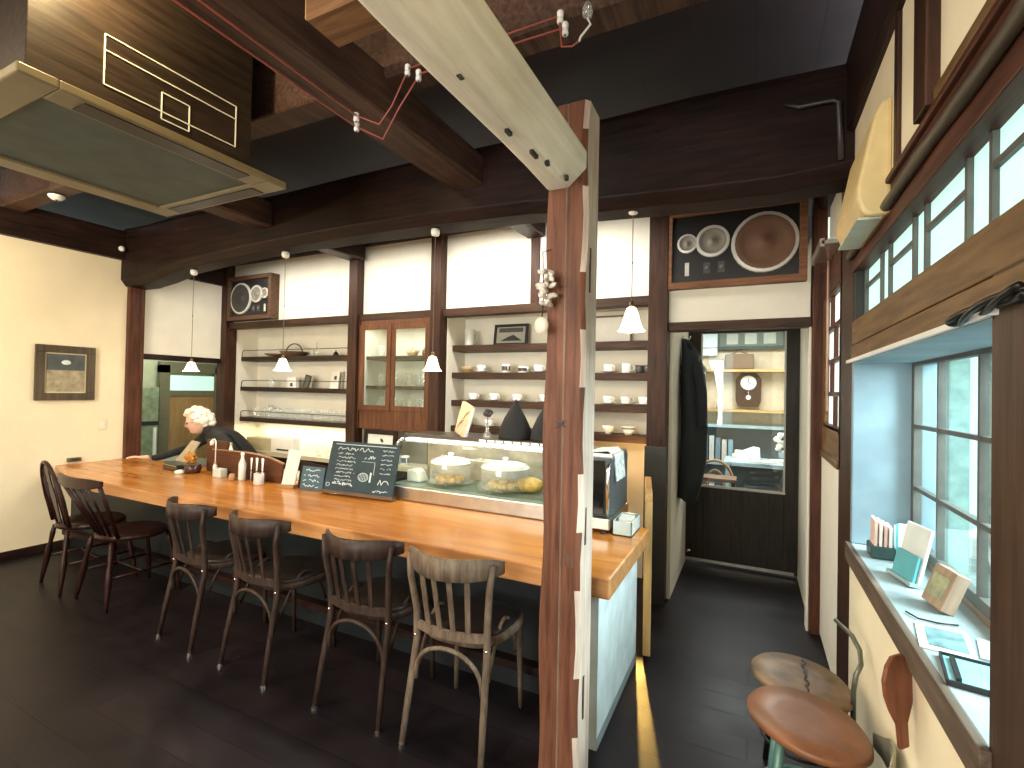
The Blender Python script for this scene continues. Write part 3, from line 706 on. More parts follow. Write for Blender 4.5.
for x, z, lb in ((-2.09, 1.40, 'white cup and saucer on the third niche shelf, second from the left'), (-1.86, 1.40, 'white cup and saucer on the third niche shelf behind the left black cone'), (-1.60, 1.40, 'white cup and saucer on the third niche shelf close left of the column'),
                 (-1.04, 1.40, 'white cup and saucer on the third niche shelf close right of the column'), (-.90, 1.40, 'wide white cup and saucer in the middle of the third shelf right of the column'), (-.76, 1.40, 'white cup and saucer at the right end of the third niche shelf'),
                 (-2.23, 1.655, 'white cup and saucer on the second niche shelf beside the brown bowl'), (-1.66, 1.655, 'white cup and saucer on the second niche shelf close left of the column'), (-1.04, 1.655, 'white cup and saucer on the second niche shelf close right of the column'),
                 (-2.38, 1.165, 'white cup and saucer at the left end of the lowest niche shelf'), (-2.14, 1.165, 'white cup and saucer on the lowest niche shelf behind the vase')):
    dup(c0, (x, 3.90, z), random.uniform(-.6, .6), lb)
def mug(loc, mat, label, band=None, r=.038, h=.075):
    t = thing('mug', label, 'mug', loc, random.uniform(-1, 1))
    MB().lathe([(0, .003), (r*.9, .0), (r, .006), (r, h), (r*.92, h), (r*.9, .01), (0, .008)], n=20).build('body', mat, t, True)
    MB().tube([(r, 0, h*.8), (r+.022, 0, h*.75), (r+.022, 0, h*.35), (r, 0, h*.25)], .004, 6).build('handle', mat, t, True)
    if band: MB().lathe([(r+.001, h*.25), (r+.001, h*.8)], n=20, wob=None).build('painted_band', band, t, True)
    return t
mug((-1.97, 3.89, 1.655), CERAM, 'white mug with black pattern on the second niche shelf', DK)
mug((-.895, 3.89, 1.655), CERAM, 'plain white mug on the second niche shelf right of the column')
mug((-.79, 3.88, 1.655), DK, 'dark brown mug near the right end of the second niche shelf', None, .032, .06)
mug((-.73, 3.88, 1.655), DK, 'dark brown mug at the very right end of the second niche shelf', None, .032, .06)
mug((-1.80, 3.89, 1.655), CERAM, 'white teacup with a dark leaf band on the second niche shelf', DK, .045, .055)
def bowl(loc, mat, label, r=.055, h=.06, band=None):
    t = thing('bowl', label, 'bowl', loc)
    MB().lathe([(0, .004), (r*.45, 0), (r*.5, .008), (r*.85, h*.5), (r, h), (r*.95, h), (r*.78, h*.5), (r*.4, .012), (0, .010)], n=22).build('body', mat, t, True)
    if band: MB().lathe([(r*.94, h*.66), (r*1.0, h*.86)], n=22).build('painted_band', band, t, True)
bowl((-2.37, 3.89, 1.655), TAN, 'brown bowl at the left end of the second niche shelf', .06, .055)
bowl((-1.03, 3.88, 1.165), CERAM, 'plain white bowl on the lowest niche shelf beside the column', .05, .07)
bowl((-.87, 3.88, 1.165), CERAM, 'white bowl with blue band on the lowest niche shelf', .055, .07, BLUE)
j = thing('glass_jug', 'small glass jug on the top shelf of the right niche', 'jug', (-2.36, 3.90, 1.905))
MB().lathe([(0, .004), (.045, 0), (.047, .01), (.043, .08), (.050, .15), (.048, .15), (.041, .08), (.044, .012), (0, .01)], n=22).build('body', plain('milky_glass', (.75, .76, .68), .2), j, True)
MB().tube([(.045, 0, .12), (.08, 0, .11), (.078, 0, .05), (.045, 0, .03)], .005, 6).build('handle', CERAM, j, True)
def picture(name, label, loc, w_, h_, fr, ft, inner, rot=(0, 0, 0), mat_in=None, depth=.018):
    """frame facing -Y, base at loc"""
    t = thing(name, label, 'picture', loc); t.rotation_euler = rot
    m = MB(); hw = w_/2
    m.box(-hw, hw, 0, depth, 0, ft); m.box(-hw, hw, 0, depth, h_-ft, h_); m.box(-hw, -hw+ft, 0, depth, ft, h_-ft); m.box(hw-ft, hw, 0, depth, ft, h_-ft)
    m.build('frame', fr, t, bevel=.002)
    MB().box(-hw+ft, hw-ft, depth*.5, depth*.8, ft, h_-ft).build('mat_board', inner, t)
    return t
p = picture('framed_picture', 'black framed picture of a dark train on the top niche shelf', (-1.97, 3.95, 1.905), .34, .20, BLACK, .025, plain('photo_grey', (.36, .36, .32), .5), (math.radians(-8), 0, 0))
m = MB(); m.box(-.12, .12, .004, .008, .125, .165); m.build('dark_roof_shape', plain('photo_dark', (.07, .06, .05), .6), p)
m = MB(); m.prism([(-.10, .045), (-.02, .085), (.03, .10), (.09, .06), (.12, .045)], .003, Matrix.Translation((0, .004, 0))); m.build('train_shape', plain('photo_black', (.03, .03, .03), .6), p)
picture('framed_picture', 'white print in thin wooden frame on the top shelf right of the column', (-1.06, 3.97, 1.905), .36, .235, wood('thin_frame', (.2, .12, .07), (.35, .22, .13), 0), .014, PAPER, (math.radians(-6), 0, 0))
MB_ = plain('warm_wood_panel', (.35, .19, .09), .6)
# left niche contents
bs = thing('wicker_basket', 'brown wicker basket with arched handle on the top left-niche shelf', 'basket', (-4.72, 3.93, 1.835))
WICK = plain('wicker', (.16, .10, .055), .8, var=.5, scale=90)
MB().lathe([(0, .003), (.10, 0), (.15, .05), (.158, .055), (.14, .05), (.09, .01), (0, .01)], n=24).build('body', WICK, bs, True)
MB().tube([(-.14, 0, .05)]+[(-.13*math.cos(PI*i/10), 0, .05+.10*math.sin(PI*i/10)) for i in range(1, 10)]+[(.14, 0, .05)], .007, 6).build('handle', WICK, bs, True)
lt = thing('cake_stand_tray', 'long thin pale tray on the top left-niche shelf', 'tray', (-5.0, 3.93, 1.835))
MB().lathe([(0, .01), (.10, .012), (.14, .03), (.138, .034), (.1, .016), (0, .014)], n=24).build('dish', WICK, lt, True)
bt = thing('small_bottle', 'small clear bottle on the top left-niche shelf', 'bottle', (-4.36, 3.93, 1.835))
MB().lathe([(0, 0), (.03, 0), (.03, .07), (.008, .10), (.008, .16), (0, .16)], n=16).build('body', GLASST, bt, True)
be = thing('small_bell', 'small dark bell on the top left-niche shelf', 'bell', (-4.06, 3.92, 1.835))
MB().lathe([(.035, 0), (.025, .03), (.012, .045), (0, .048)], n=16).build('body', IRON, be, True); MB().ball((0, 0, .055), .008).build('knob', IRON, be, True)
picture('framed_picture', 'dark framed picture leaning at the right end of the top left-niche shelf', (-3.76, 3.93, 1.835), .16, .24, DARKZ, .02, plain('grey_print', (.3, .28, .24), .6), (math.radians(-8), math.radians(4), math.radians(-35)))
picture('framed_picture', 'small dark card frame leaning on the middle left-niche shelf', (-4.50, 3.90, 1.48), .12, .15, plain('grey_dark_frame', (.07, .07, .06), .6), .012, plain('grey_green_print', (.12, .125, .10), .6), (math.radians(-10), math.radians(8), math.radians(-15)))
o = MB().box(-.07, .07, 0, .05, 0, .12).build('white_carton', PAPER, bevel=.003); o.location = (-4.74, 3.92, 1.48); tag(o, 'white carton with dark figure on the middle left-niche shelf', 'box')
MB().box(-.02, .02, -.002, 0, .015, .055).build('printed_figure', DK, o)
o = MB().box(-.06, .06, 0, .003, 0, .19).build('greeting_card', PAPER); o.location = (-4.12, 3.96, 1.48); o.rotation_euler = (math.radians(-8), 0, 0); tag(o, 'white greeting card with small dark print on the middle left-niche shelf', 'card')
MB().box(-.012, .022, -.002, 0, .10, .14).build('printed_mark', DK, o)
o = MB().box(-.06, .06, 0, .003, 0, .19).build('greeting_card', PAPER); o.location = (-3.99, 3.95, 1.48); o.rotation_euler = (math.radians(-6), math.radians(4), math.radians(-60)); tag(o, 'blank folded card standing edge-on beside the printed greeting card', 'card')
o = MB().lathe([(0, 0), (.085, 0), (.09, .008), (.085, .014), (0, .014)], (0, 0, 0), 28, Matrix.Rotation(PI/2, 4, 'X')).build('round_plate', plain('straw_plate', (.55, .45, .28), .6, var=.2, scale=40), smooth=True); o.location = (-3.72, 3.96, 1.575); tag(o, 'round straw-coloured plate at the right end of the middle left-niche shelf', 'plate')
o = MB().lathe([(0, 0), (.04, 0), (.045, .08), (.035, .10), (0, .1)], n=18).build('canister', GLASST, smooth=True); o.location = (-5.08, 3.92, 1.48); tag(o, 'glass canister at the left of the middle left-niche shelf', 'jar')
# tumblers
def tumbler(label, group, loc, s=1):
    t = MB().lathe([(0, .001), (.026, 0), (.028, .004), (.034, .11)], n=16).build('drinking_glass', GLASST, smooth=True)
    t.location = loc; t.scale = (s, s, s); return tag(t, label, 'glass', group)
g1 = 'drinking glasses on the bottom left-niche shelf'
lab1 = 'clear drinking glass alone at the left end of the bottom left-niche shelf'
g0 = tumbler(lab1, g1, (-5.33, 3.90, 1.12))
stem = thing('wine_glass', 'stemmed glass standing among the tumblers on the bottom left-niche shelf', 'glass', (-5.12, 3.95, 1.12))
MB().lathe([(0, .002), (.03, 0), (.03, .003), (.004, .008), (.004, .06), (.02, .075), (.034, .11), (.030, .15), (.028, .15), (.032, .11), (.018, .078), (0, .066)], n=16).build('body', GLASST, stem, True)
for i in range(1, 19):
    for k, yy_ in ((0, 3.88), (1, 3.98)):
        c = g0.copy(); C.objects.link(c); c.location = (-5.33+i*.092+.03*k, yy_, 1.12); c.scale = (1, 1, random.choice((.85, 1, 1.1))); c['label'] = 'clear glass on the bottom left-niche shelf, %s row, %s' % (('front', 'back')[k], ORD[i])

# ---- glass-door cabinet
cb = thing('glass_door_cabinet', 'brown built-in cabinet with two glass doors in the back wall', 'cabinet', (-3.05, 3.66, 1.12))
CABW = wood('cabinet_wood', (.085, .032, .015), (.19, .078, .038), 2, .45)
m = MB(); m.box(-.43, .43, 0, .02, -.02, .16); m.box(-.43, .43, 0, .03, .99, 1.03); m.box(-.44, -.41, 0, .03, -.02, 1.03); m.box(.41, .44, 0, .03, -.02, 1.03)
m.build('carcass_front', CABW, cb, bevel=.003)
m = MB(); m.box(-.43, .43, .03, .38, .0, .02); m.box(-.43, -.41, .03, .38, 0, 1.03); m.box(.41, .43, .03, .38, 0, 1.03); m.box(-.43, .43, .37, .38, 0, 1.03); m.box(-.43, .43, .03, .38, 1.0, 1.03)
m.build('carcass', PLASTER, cb)
for x0, x1 in ((-.41, -.03), (-.035, .41)):
    d = MB(); a, b = x0, x1; y = -.012 if x0 < -.1 else -.002
    d.box(a, a+.05, y, y+.016, .16, .99); d.box(b-.05, b, y, y+.016, .16, .99); d.box(a+.05, b-.05, y, y+.016, .16, .21); d.box(a+.05, b-.05, y, y+.016, .94, .99)
    dd = d.build('door', CABW, cb, bevel=.002)
    MB().box(a+.05, b-.05, y+.006, y+.009, .21, .94).build('pane', GLASSG, dd)
    if x0 < -.1: MB().lathe([(0, 0), (.012, .002), (.012, .006), (0, .008)], (b-.025, y-.008, .40), 12, Matrix.Rotation(-PI/2, 4, 'X')).build('pull', IRON, dd)
for z in (.40, .69):
    MB().box(-.41, .41, .08, .36, z-.035, z).build('shelf', SH, cb)
ga = 'glassware inside the glass-door cabinet'
for z, n0, lab in ((1.53, 7, 'clear glass on the middle shelf inside the glass-door cabinet'), (1.285, 8, 'clear glass on the floor of the glass-door cabinet'), (1.82, 2, 'clear glass on the top shelf of the glass-door cabinet')):
    for i in range(n0):
        c = g0.copy(); C.objects.link(c); c['label'] = lab+', '+ORD[i]; c['group'] = ga; c.location = (-3.37+i*.085+.01*random.random(), 3.86+.05*(i % 2), z if z > 1.3 else 1.14)
MB().box(-.40, .40, .06, .36, .02, .16).build('drawer_box', CABW, cb)
for o in list(C.objects):
    if o.name.startswith('drinking_glass') and o.get('group') == ga and o.location.z < 1.2: o.location.z = 1.28
tb = thing('brown_bottle', 'round-bellied brown bottle on the top shelf of the glass-door cabinet', 'bottle', (-2.80, 3.86, 1.81))
MB().lathe([(0, 0), (.05, 0), (.058, .03), (.05, .07), (.015, .11), (.012, .17), (.016, .175), (0, .178)], n=20).build('body', plain('brown_stoneware', (.12, .05, .03), .3), tb, True)
tp = thing('brown_teapot', 'small brown teapot on the top shelf of the glass-door cabinet', 'teapot', (-2.98, 3.86, 1.81))
MB().lathe([(0, 0), (.035, 0), (.052, .03), (.045, .06), (.015, .07), (.008, .085), (0, .088)], n=20).build('body', TAN, tp, True)
MB().tube([(.045, 0, .03), (.07, 0, .05), (.08, 0, .065)], [.009, .007, .005], 8).build('spout', TAN, tp, True)
MB().tube([(-.045, 0, .05), (-.075, 0, .055), (-.07, 0, .02), (-.045, 0, .02)], .004, 6).build('handle', TAN, tp, True)
# below the cabinet: dark framed display with mugs
p = picture('framed_print', 'dark-framed print with a black bird shape below the glass-door cabinet', (-3.17, 3.62, .84), .40, .26, DARKX, .045, plain('print_white', (.62, .66, .62), .6), (math.radians(-4), 0, 0))
MB().ball((.02, .006, .16), .035, (.7, .12, .4), 10, 6, Matrix.Rotation(.7, 4, 'Y')).build('bird_shape', BLACK, p, True)
mug((-2.86, 3.50, .82), CERAM, 'white mug on the back counter under the glass-door cabinet', None, .036, .08)
mug((-2.76, 3.50, .82), CERAM, 'white mug on the back counter right of the framed bird print', BLUE, .036, .08)

# ================================================================ SPEAKERS
def speaker(loc, w_, h_, mirror, fm, label, ft=.045, dim=.35, jz=0):
    t = thing('loudspeaker', label, 'speaker', loc)
    m = MB(); hw = w_/2; D = .30
    m.box(-hw, hw, -.05, D*.3, 0, ft); m.box(-hw, hw, -.05, D*.3, h_-ft, h_); m.box(-hw, -hw+ft, -.05, D*.3, ft, h_-ft); m.box(hw-ft, hw, -.05, D*.3, ft, h_-ft)
    m.build('wooden_surround', fm, t, bevel=.003)
    iw, ih = w_-2*ft, h_-2*ft
    MB().box(-iw/2, iw/2, -.02, .03, ft, h_-ft).build('baffle', BLACK, t)
    s = -1 if mirror else 1
    RX = Matrix.Rotation(PI/2, 4, 'X'); RING = plain('speaker_ring', (.62, .60, .55), .35, .2) ; CONE = plain('brown_cone', (.17, .085, .05), .7) if not mirror else plain('dark_cone', (.045, .04, .033), .7)
    GR = plain('grey_cone', (.22, .20, .16), .6)
    oct_ = lambda a, i: 0
    def driver(cx, cz, r, cone, nm, thick=.16):
        d = MB().lathe([(r*(1-thick), .004), (r*(1-thick), .016), (r, .014), (r*1.02, .0)], (cx, -.02, cz), 16 if r < .1 else 28, RX).build(nm, RING, t, False)
        MB().lathe([(r*(1-thick), .012), (r*.78, .015), (r*.70, .006), (r*.25, -.0), (r*.20, .010), (0, .016)], (cx, -.02, cz), 28, RX).build('cone', cone, d, True)
    cz = h_/2
    driver(s*iw*.245, cz, ih*.43, CONE, 'woofer', .10)
    driver(-s*iw*.165, cz+ih*.09, ih*.235, GR, 'midrange_driver', .18)
    driver(-s*iw*.375, cz+ih*.09, ih*.145, GR, 'tweeter', .2)
    k = .5 if mirror else 1
    MB().box(-s*iw*.375-.014, -s*iw*.375+.014, -.024, -.019, cz-ih*.40, cz-ih*.20).build('badge', RING, t)
    DG = plain('dark_grey_knob', (.06, .06, .06), .4)
    for x in (-.21, -.09):
        MB().box(s*iw*x-.022, s*iw*x+.022, -.023, -.019, cz-ih*.38, cz-ih*.22).build('control_plate', DG, t)
        MB().lathe([(0, .008), (.012, .008), (.013, 0)], (s*iw*x, -.023, cz-ih*.30), 12, RX).build('knob', plain('knob_grey', (.16, .16, .15), .4), t)
    return t
speaker((-.128, 3.655, 2.242), .875, .555, False, wood('surround_right', (.16, .07, .035), (.32, .15, .08), 0, .5), 'large black three-way loudspeaker in brown wooden surround above the corridor')
speaker((-5.09, 3.655, 2.235), .74, .50, True, wood('surround_left', (.07, .035, .02), (.15, .08, .045), 0, .5), 'black three-way loudspeaker in dark surround above the left niche')

# ================================================================ THINGS ON THE COUNTER
CT = .7505
CHALKB = plain('chalkboard', (.018, .042, .056), .7, var=.25, scale=9)
CHALK = plain('chalk', (.62, .74, .76), .9, var=.1)
def scribble(m, x, z, L, h, y, seed, t=.0028, step=.007):
    rnd = random.Random(seed); pts = []; n = max(3, int(L/step))
    for i in range(n): pts.append(Vector((x+L*i/(n-1), y, z+rnd.uniform(-h/2, h/2))))
    i = 0
    while i < n-1:
        if rnd.random() > .14: m.bar(pts[i], pts[i+1], t, .002, up=(0, 1, 0))
        i += 1
big = thing('chalkboard_menu', 'large handwritten chalkboard menu leaning on the counter beside the display case', 'chalkboard', (-2.41, 2.535, CT+.008), 0)
big.scale = (.92, 1, 1)
big.rotation_euler = (math.radians(-14), 0, math.radians(4))
MB().box(-.315, .315, 0, .014, .02, .365).build('board', CHALKB, big, bevel=.002)
m = MB(); m.box(-.33, .33, -.02, .03, 0, .022); m.build('ledge', wood('ledge_wood', (.10, .06, .04), (.2, .12, .08), 0), big)
m = MB(); yb = -.002
m.bar((-.27, yb, .345), (.29, yb, .345), .002, .004, up=(0, 0, 1))
scribble(m, -.24, .315, .33, .026, yb, 1, .004, .012)
for i in range(9): scribble(m, -.235+.005*(i % 2), .280-.026*i, .17+.03*((i*7) % 3)/2-.02, .014, yb, 10+i)
scribble(m, .02, .268, .10, .03, yb, 31, .004); m.bar((.0, yb, .235), (.12, yb, .235), .003, .002); m.bar((.12, yb, .235), (.125, yb, .15), .003, .002)
for i in range(6): scribble(m, .175, .318-.03*i, .10, .012, yb, 40+i)
scribble(m, .175, .105, .095, .04, yb, 55, .005, .012); scribble(m, .14, .045, .13, .018, yb, 57)
for a in range(12):
    a0, a1 = 2*PI*a/12, 2*PI*(a+1)/12
    m.bar((.035+.045*math.cos(a0), yb, .13+.028*math.sin(a0)), (.035+.045*math.cos(a1), yb, .13+.028*math.sin(a1)), .004, .002, up=(0, 1, 0))
for k in range(5): m.bar((.005+.015*k, yb, .108), (.012+.013*k, yb, .152), .003, .002, up=(0, 1, 0))
m.bar((.10, yb, .10), (.10, yb, .165), .014, .002, up=(0, 1, 0)); scribble(m, -.24, .075, .19, .03, yb, 60, .006)
for a in range(8):
    a0, a1 = 2*PI*a/8, 2*PI*(a+1)/8
    m.bar((-.28+.018*math.cos(a0), yb, .06+.012*math.sin(a0)), (-.28+.018*math.cos(a1), yb, .06+.012*math.sin(a1)), .003, .002, up=(0, 1, 0))
m.build('chalk_writing', CHALK, big)['kind'] = 'stuff'
sm = thing('small_chalkboard', 'small chalkboard sign in a curved dark stand beside the large chalkboard menu', 'chalkboard', (-2.86, 2.55, CT+.001)); sm.rotation_euler = (math.radians(-10), 0, math.radians(2))
MB().box(-.105, .11, 0, .01, .0, .165).build('board', plain('blue_chalkboard', (.06, .12, .16), .7, var=.2), sm)
m = MB()
for i in range(4): scribble(m, -.08, .135-.035*i, .15, .022, -.002, 80+i, .005, .012)
m.build('chalk_writing', CHALK, sm)['kind'] = 'stuff'
m = MB(); m.prism([(-.14, 0), (-.145, .20), (-.09, .195), (0, .185), (.12, .175), (.125, 0)], .012, Matrix.Translation((0, .012, 0))); m.build('stand', DARKX, sm)
ms = thing('menu_stand', 'tall pale upright menu card on a wooden foot left of the small chalkboard', 'menu', (-3.07, 2.53, CT), math.radians(18)); 
MB().bar((0, 0, .01), (.03, .045, .27), .10, .006, up=(0, 1, 0)).build('card', plain('pale_menu_card', (.66, .68, .62), .5, var=.12, scale=18), ms)
MB().box(-.07, .06, -.03, .03, 0, .02).build('foot', wood('foot_wood', (.35, .18, .07), (.5, .28, .12), 0), ms)
# low brown screen on the counter
ps = thing('counter_screen', 'low brown wooden screen with curved top standing on the counter', 'screen', (-3.62, 2.60, CT), 0)
SCR = wood('brown_screen', (.075, .026, .012), (.15, .058, .028), 0, .45)
prof = [(-.46, 0), (-.46, .20), (-.05, .205), (.1, .20), (.25, .185), (.38, .155), (.41, .15), (.38, 0)]
MB().prism(prof, .016).build('panel', SCR, ps, bevel=.003)
prof = [(-.46, .205), (-.05, .212), (.1, .207), (.25, .192), (.38, .162), (.41, .157), (.41, .148), (.38, .153), (.25, .183), (.1, .198), (-.05, .203), (-.46, .198)]
MB().prism(prof, .020, Matrix.Translation((0, -.002, 0))).build('top_edge', wood('pale_edge', (.35, .2, .1), (.5, .3, .16), 0), ps)
ps2 = thing('counter_screen', 'taller square brown screen leaf standing behind the gold ornament', 'screen', (-4.22, 2.66, CT), math.radians(-4))
MB().box(-.03, .28, 0, .016, 0, .27).build('panel', SCR, ps2, bevel=.003)
o = MB().box(-.05, .05, -.03, .03, 0, .07).build('napkin_box', plain('pale_grey_box', (.55, .60, .55), .5), bevel=.004); o.location = (-3.86, 2.53, CT); tag(o, 'pale napkin box before the brown counter screen', 'box')
bo = thing('water_bottle', 'slim clear bottle with pale content before the brown counter screen', 'bottle', (-3.60, 2.54, CT))
MB().lathe([(0, 0), (.026, 0), (.028, .01), (.028, .13), (.012, .17), (.011, .20), (0, .20)], n=18).build('body', plain('pale_bottle', (.66, .68, .64), .15), bo, True)
MB().lathe([(.013, .195), (.014, .215), (0, .218)], n=14).build('cap', CERAMW, bo, True)
o = MB().lathe([(0, 0), (.025, 0), (.028, .012), (.022, .05), (0, .055)], n=16).build('small_wooden_pot', wood('pot_wood', (.4, .22, .1), (.55, .32, .16), 2), smooth=True); o.location = (-3.66, 2.50, CT); tag(o, 'tiny wooden pot at the foot of the clear bottle', 'pot')
cr = thing('cutlery_rack', 'black wire rack of white-handled cutlery before the brown screen', 'rack', (-3.42, 2.54, CT))
m = MB()
for z in (.02, .09):
    m.tube([(-.09, -.03, z), (.07, -.03, z), (.07, .03, z), (-.09, .03, z), (-.09, -.03, z)], .003, 6)
for x in (-.09, .07):
    for y in (-.03, .03): m.tube([(x, y, 0), (x, y, .09)], .003, 6)
m.build('wire_frame', IRON, cr)
gk = 'cutlery standing in the wire rack'
for i in range(5):
    k = MB().tube([(0, 0, .005), (.004, 0, .12), (.006, 0, .185)], [.003, .004, .008], 8).build('table_spoon', CERAM, smooth=True); k.location = (-3.49+i*.033, 2.535+.02*(i % 2), CT); tag(k, 'white-handled spoon standing in the black wire rack, '+ORD[i], 'spoon', gk)
o = MB().lathe([(0, 0), (.034, 0), (.036, .005), (.036, .085), (.033, .085), (.033, .01), (0, .01)], n=20).build('toothpick_jar', plain('pinkish_white', (.62, .55, .50), .3), smooth=True); o.location = (-3.335, 2.49, CT); tag(o, 'small pinkish-white jar beside the cutlery rack', 'jar')
# slanted book rest, register, ornament
br = thing('slanted_display_stand', 'slanted beige display board on a black base near the pointing hand', 'stand', (-4.50, 2.60, CT+.001), math.radians(-8))
MB().prism([(-.19, .04), (.04, .03), (.10, .255), (-.05, .26)], .012, Matrix.Rotation(math.radians(-22), 4, 'X')).build('slanted_board', plain('beige_board', (.42, .36, .25), .5, var=.2), br)
MB().box(-.15, .13, -.09, .06, .0, .055).build('base', plain('black_plastic', (.03, .03, .028), .3), br, bevel=.006)
MB().box(-.14, .12, -.092, -.088, .038, .044).build('pale_line', STEEL, br)
og = thing('gold_ornament', 'small amber-gold ornament on a dark pot at the counter edge', 'ornament', (-4.22, 2.53, CT))
m = MB(); rnd = random.Random(9)
for k in range(16): m.ball((rnd.uniform(-.05, .05), rnd.uniform(-.03, .03), .09+rnd.uniform(0, .09)), rnd.uniform(.012, .024), (1, .8, 1), 8, 6)
m.build('berries', plain('amber', (.45, .19, .03), .3, var=.3, scale=50), og, True)
MB().lathe([(0, 0), (.05, 0), (.065, .03), (.06, .07), (.05, .07), (0, .05)], n=20).build('pot', plain('dark_pot', (.06, .025, .02), .25), og, True)
o = MB().lathe([(0, 0), (.035, 0), (.04, .02), (.02, .03), (0, .028)], n=18).build('small_dish', CERAM, smooth=True); o.location = (-4.28, 2.46, CT); tag(o, 'tiny white dish before the gold ornament', 'dish')
tl = thing('small_tap_lamp', 'thin pale hooked stand with a white bulb before the tall screen leaf', 'stand', (-4.03, 2.60, CT))
MB().tube([(0, 0, 0), (0, 0, .27), (-.02, 0, .29), (-.05, 0, .285)], .005, 8).build('hooked_rod', CERAMW, tl, True)
MB().lathe([(0, 0), (.016, .003), (.018, .03), (.008, .045), (0, .045)], (-.05, 0, .235), 14).build('white_bulb', CERAMW, tl, True)
for x, y, h_, lb in ((-3.90, 2.645, .26, 'white salt bottle rising behind the counter screen'), (-3.97, 2.56, .10, 'thin pale pepper bottle on the counter before the screen')):
    b_ = thing('condiment_bottle', lb, 'bottle', (x, y, CT)); MB().lathe([(0, 0), (.016, 0), (.016, h_*.8), (.009, h_*.9), (.009, h_), (0, h_)], n=14).build('body', CERAMW, b_, True)
    MB().lathe([(.010, h_*.93), (.011, h_+.006), (0, h_+.008)], n=12).build('cap', TAN, b_, True)

# display case -----------------------------------------------------------
dc = thing('display_case', 'refrigerated glass display case with chrome base on the counter', 'display case', (-1.62, 2.66, CT))
hw = .58; D = .42
m = MB(); m.box(-hw-.01, hw+.01, -.025, D, .0, .09); m.build('chrome_base', STEEL, dc, bevel=.006)
m = MB(); m.box(-hw, hw, 0, D-.01, .09, .10); m.build('glass_floor', plain('greenish_tray', (.20, .28, .25), .25), dc)
fp = [(0.0, .10), (.0, .27), (.015, .33), (.05, .375), (.10, .40), (.14, .405)]
for s in (-1, 1):
    sidepts = [(y, z) for y, z in fp]+[(D-.02, .405), (D-.02, .10)]
    MB().prism([(y, z) for y, z in sidepts], .004, Matrix(((0, 1, 0, s*hw-.002), (1, 0, 0, 0), (0, 0, 1, 0), (0, 0, 0, 1)))).build('side_glass', GLASSG, dc)
    MB().tube([(s*hw, y-.004, z) for y, z in fp], .008, 8).build('chrome_edge', CHROME, dc, True)
m = MB()
for (y0, z0), (y1, z1) in zip(fp, fp[1:]):
    vs = [m.bm.verts.new(p) for p in ((-hw, y0, z0), (hw, y0, z0), (hw, y1, z1), (-hw, y1, z1))]; m.bm.faces.new(vs)
bmesh.ops.remove_doubles(m.bm, verts=m.bm.verts, dist=1e-5)
m.build('front_glass', GLASSG, dc, True)
MB().box(-hw-.01, hw+.01, .13, D, .405, .430).build('top_panel', plain('dark_metal_top', (.10, .085, .07), .3, .6), dc, bevel=.004)
m = MB()
for i in range(9): m.box(.02+i*.062, .07+i*.062, .128, .131, .411, .424)
m.build('white_switch', CERAMW, dc)
MB().box(-hw+.02, hw-.02, .10, .15, .385, .402).build('light_tube', plain('lit_tube', (.9, .95, .9), .4, emit=(.95, 1, .9), es=2.5), dc, bevel=.005)
MB().box(-hw, hw, D-.022, D-.015, .10, .405).build('back_panel', plain('brown_back_panel', (.48, .38, .26), .4, var=.4, scale=7), dc)
MB().box(-.2, hw-.02, .16, D-.03, .27, .276).build('inner_shelf', GLASSG, dc)
# cake domes
def dome(loc, label, cake_label, r=.12, n=7, col=(.72, .42, .06)):
    t = thing('cake_dome', label, 'cake dome', loc)
    MB().lathe([(0, .012), (.05, .012), (.05, 0), (.055, 0), (.06, .012), (r*1.15, .02), (r*1.2, .028), (r*1.1, .026), (0, .02)], n=32).build('plate', GLASSG, t, True)
    MB().lathe([(r, .03), (r, .15), (r*.98, .165), (r*.9, .178), (0, .186)], n=32).build('glass_cover', GLASST, t, True)
    MB().lathe([(r*1.01, .152), (r*.97, .168), (r*.7, .182), (.02, .190), (0, .19)], n=32).build('pale_lid', plain('white_lid_glaze', (.8, .82, .76), .25), t, True)
    MB().lathe([(.012, .186), (.01, .20), (.02, .208), (.016, .218), (0, .22)], n=16).build('knob', CERAM, t, True)
    m = MB(); 
    pm = plain('golden_pastry', col, .6, var=.35, scale=40, bump=.4)
    c = thing('pastry', cake_label, 'cake', (loc[0], loc[1], loc[2]+.022))
    for k in range(n):
        a = 2*PI*k/n; m.ball((r*.5*math.cos(a), r*.5*math.sin(a), .022), .030, (1.25, 1, .75), 10, 7)
    m.ball((0, 0, .03), .032, (1.2, 1.2, .8), 10, 7)
    m.build('crust', pm, c, True)
dome((-1.83, 2.81, CT+.10), 'glass cake dome with white lid, left one in the display case', 'golden pastries under the left cake dome', .135)
dome((-1.42, 2.82, CT+.10), 'glass cake dome with white lid, next to the column in the display case', 'pale golden tart under the dome nearest the column', .155, 10, (.70, .50, .16))
o = MB().prism([(0, 0), (.12, 0), (.09, .07), (.05, .085), (0, .08)], .10).build('wrapped_cake', plain('white_wrap', (.75, .78, .68), .5), bevel=.01); o.location = (-2.16, 2.76, CT+.102); tag(o, 'white wrapped cake at the left end of the display case', 'cake')
o = MB().ball((0, 0, .05), .07, (1.3, 1, .7)).build('bread_loaf', plain('bread_crust', (.62, .40, .10), .6, var=.3, scale=30), smooth=True); o.location = (-1.26, 2.86, CT+.102); tag(o, 'yellow bread at the right end of the display case behind the column', 'bread')
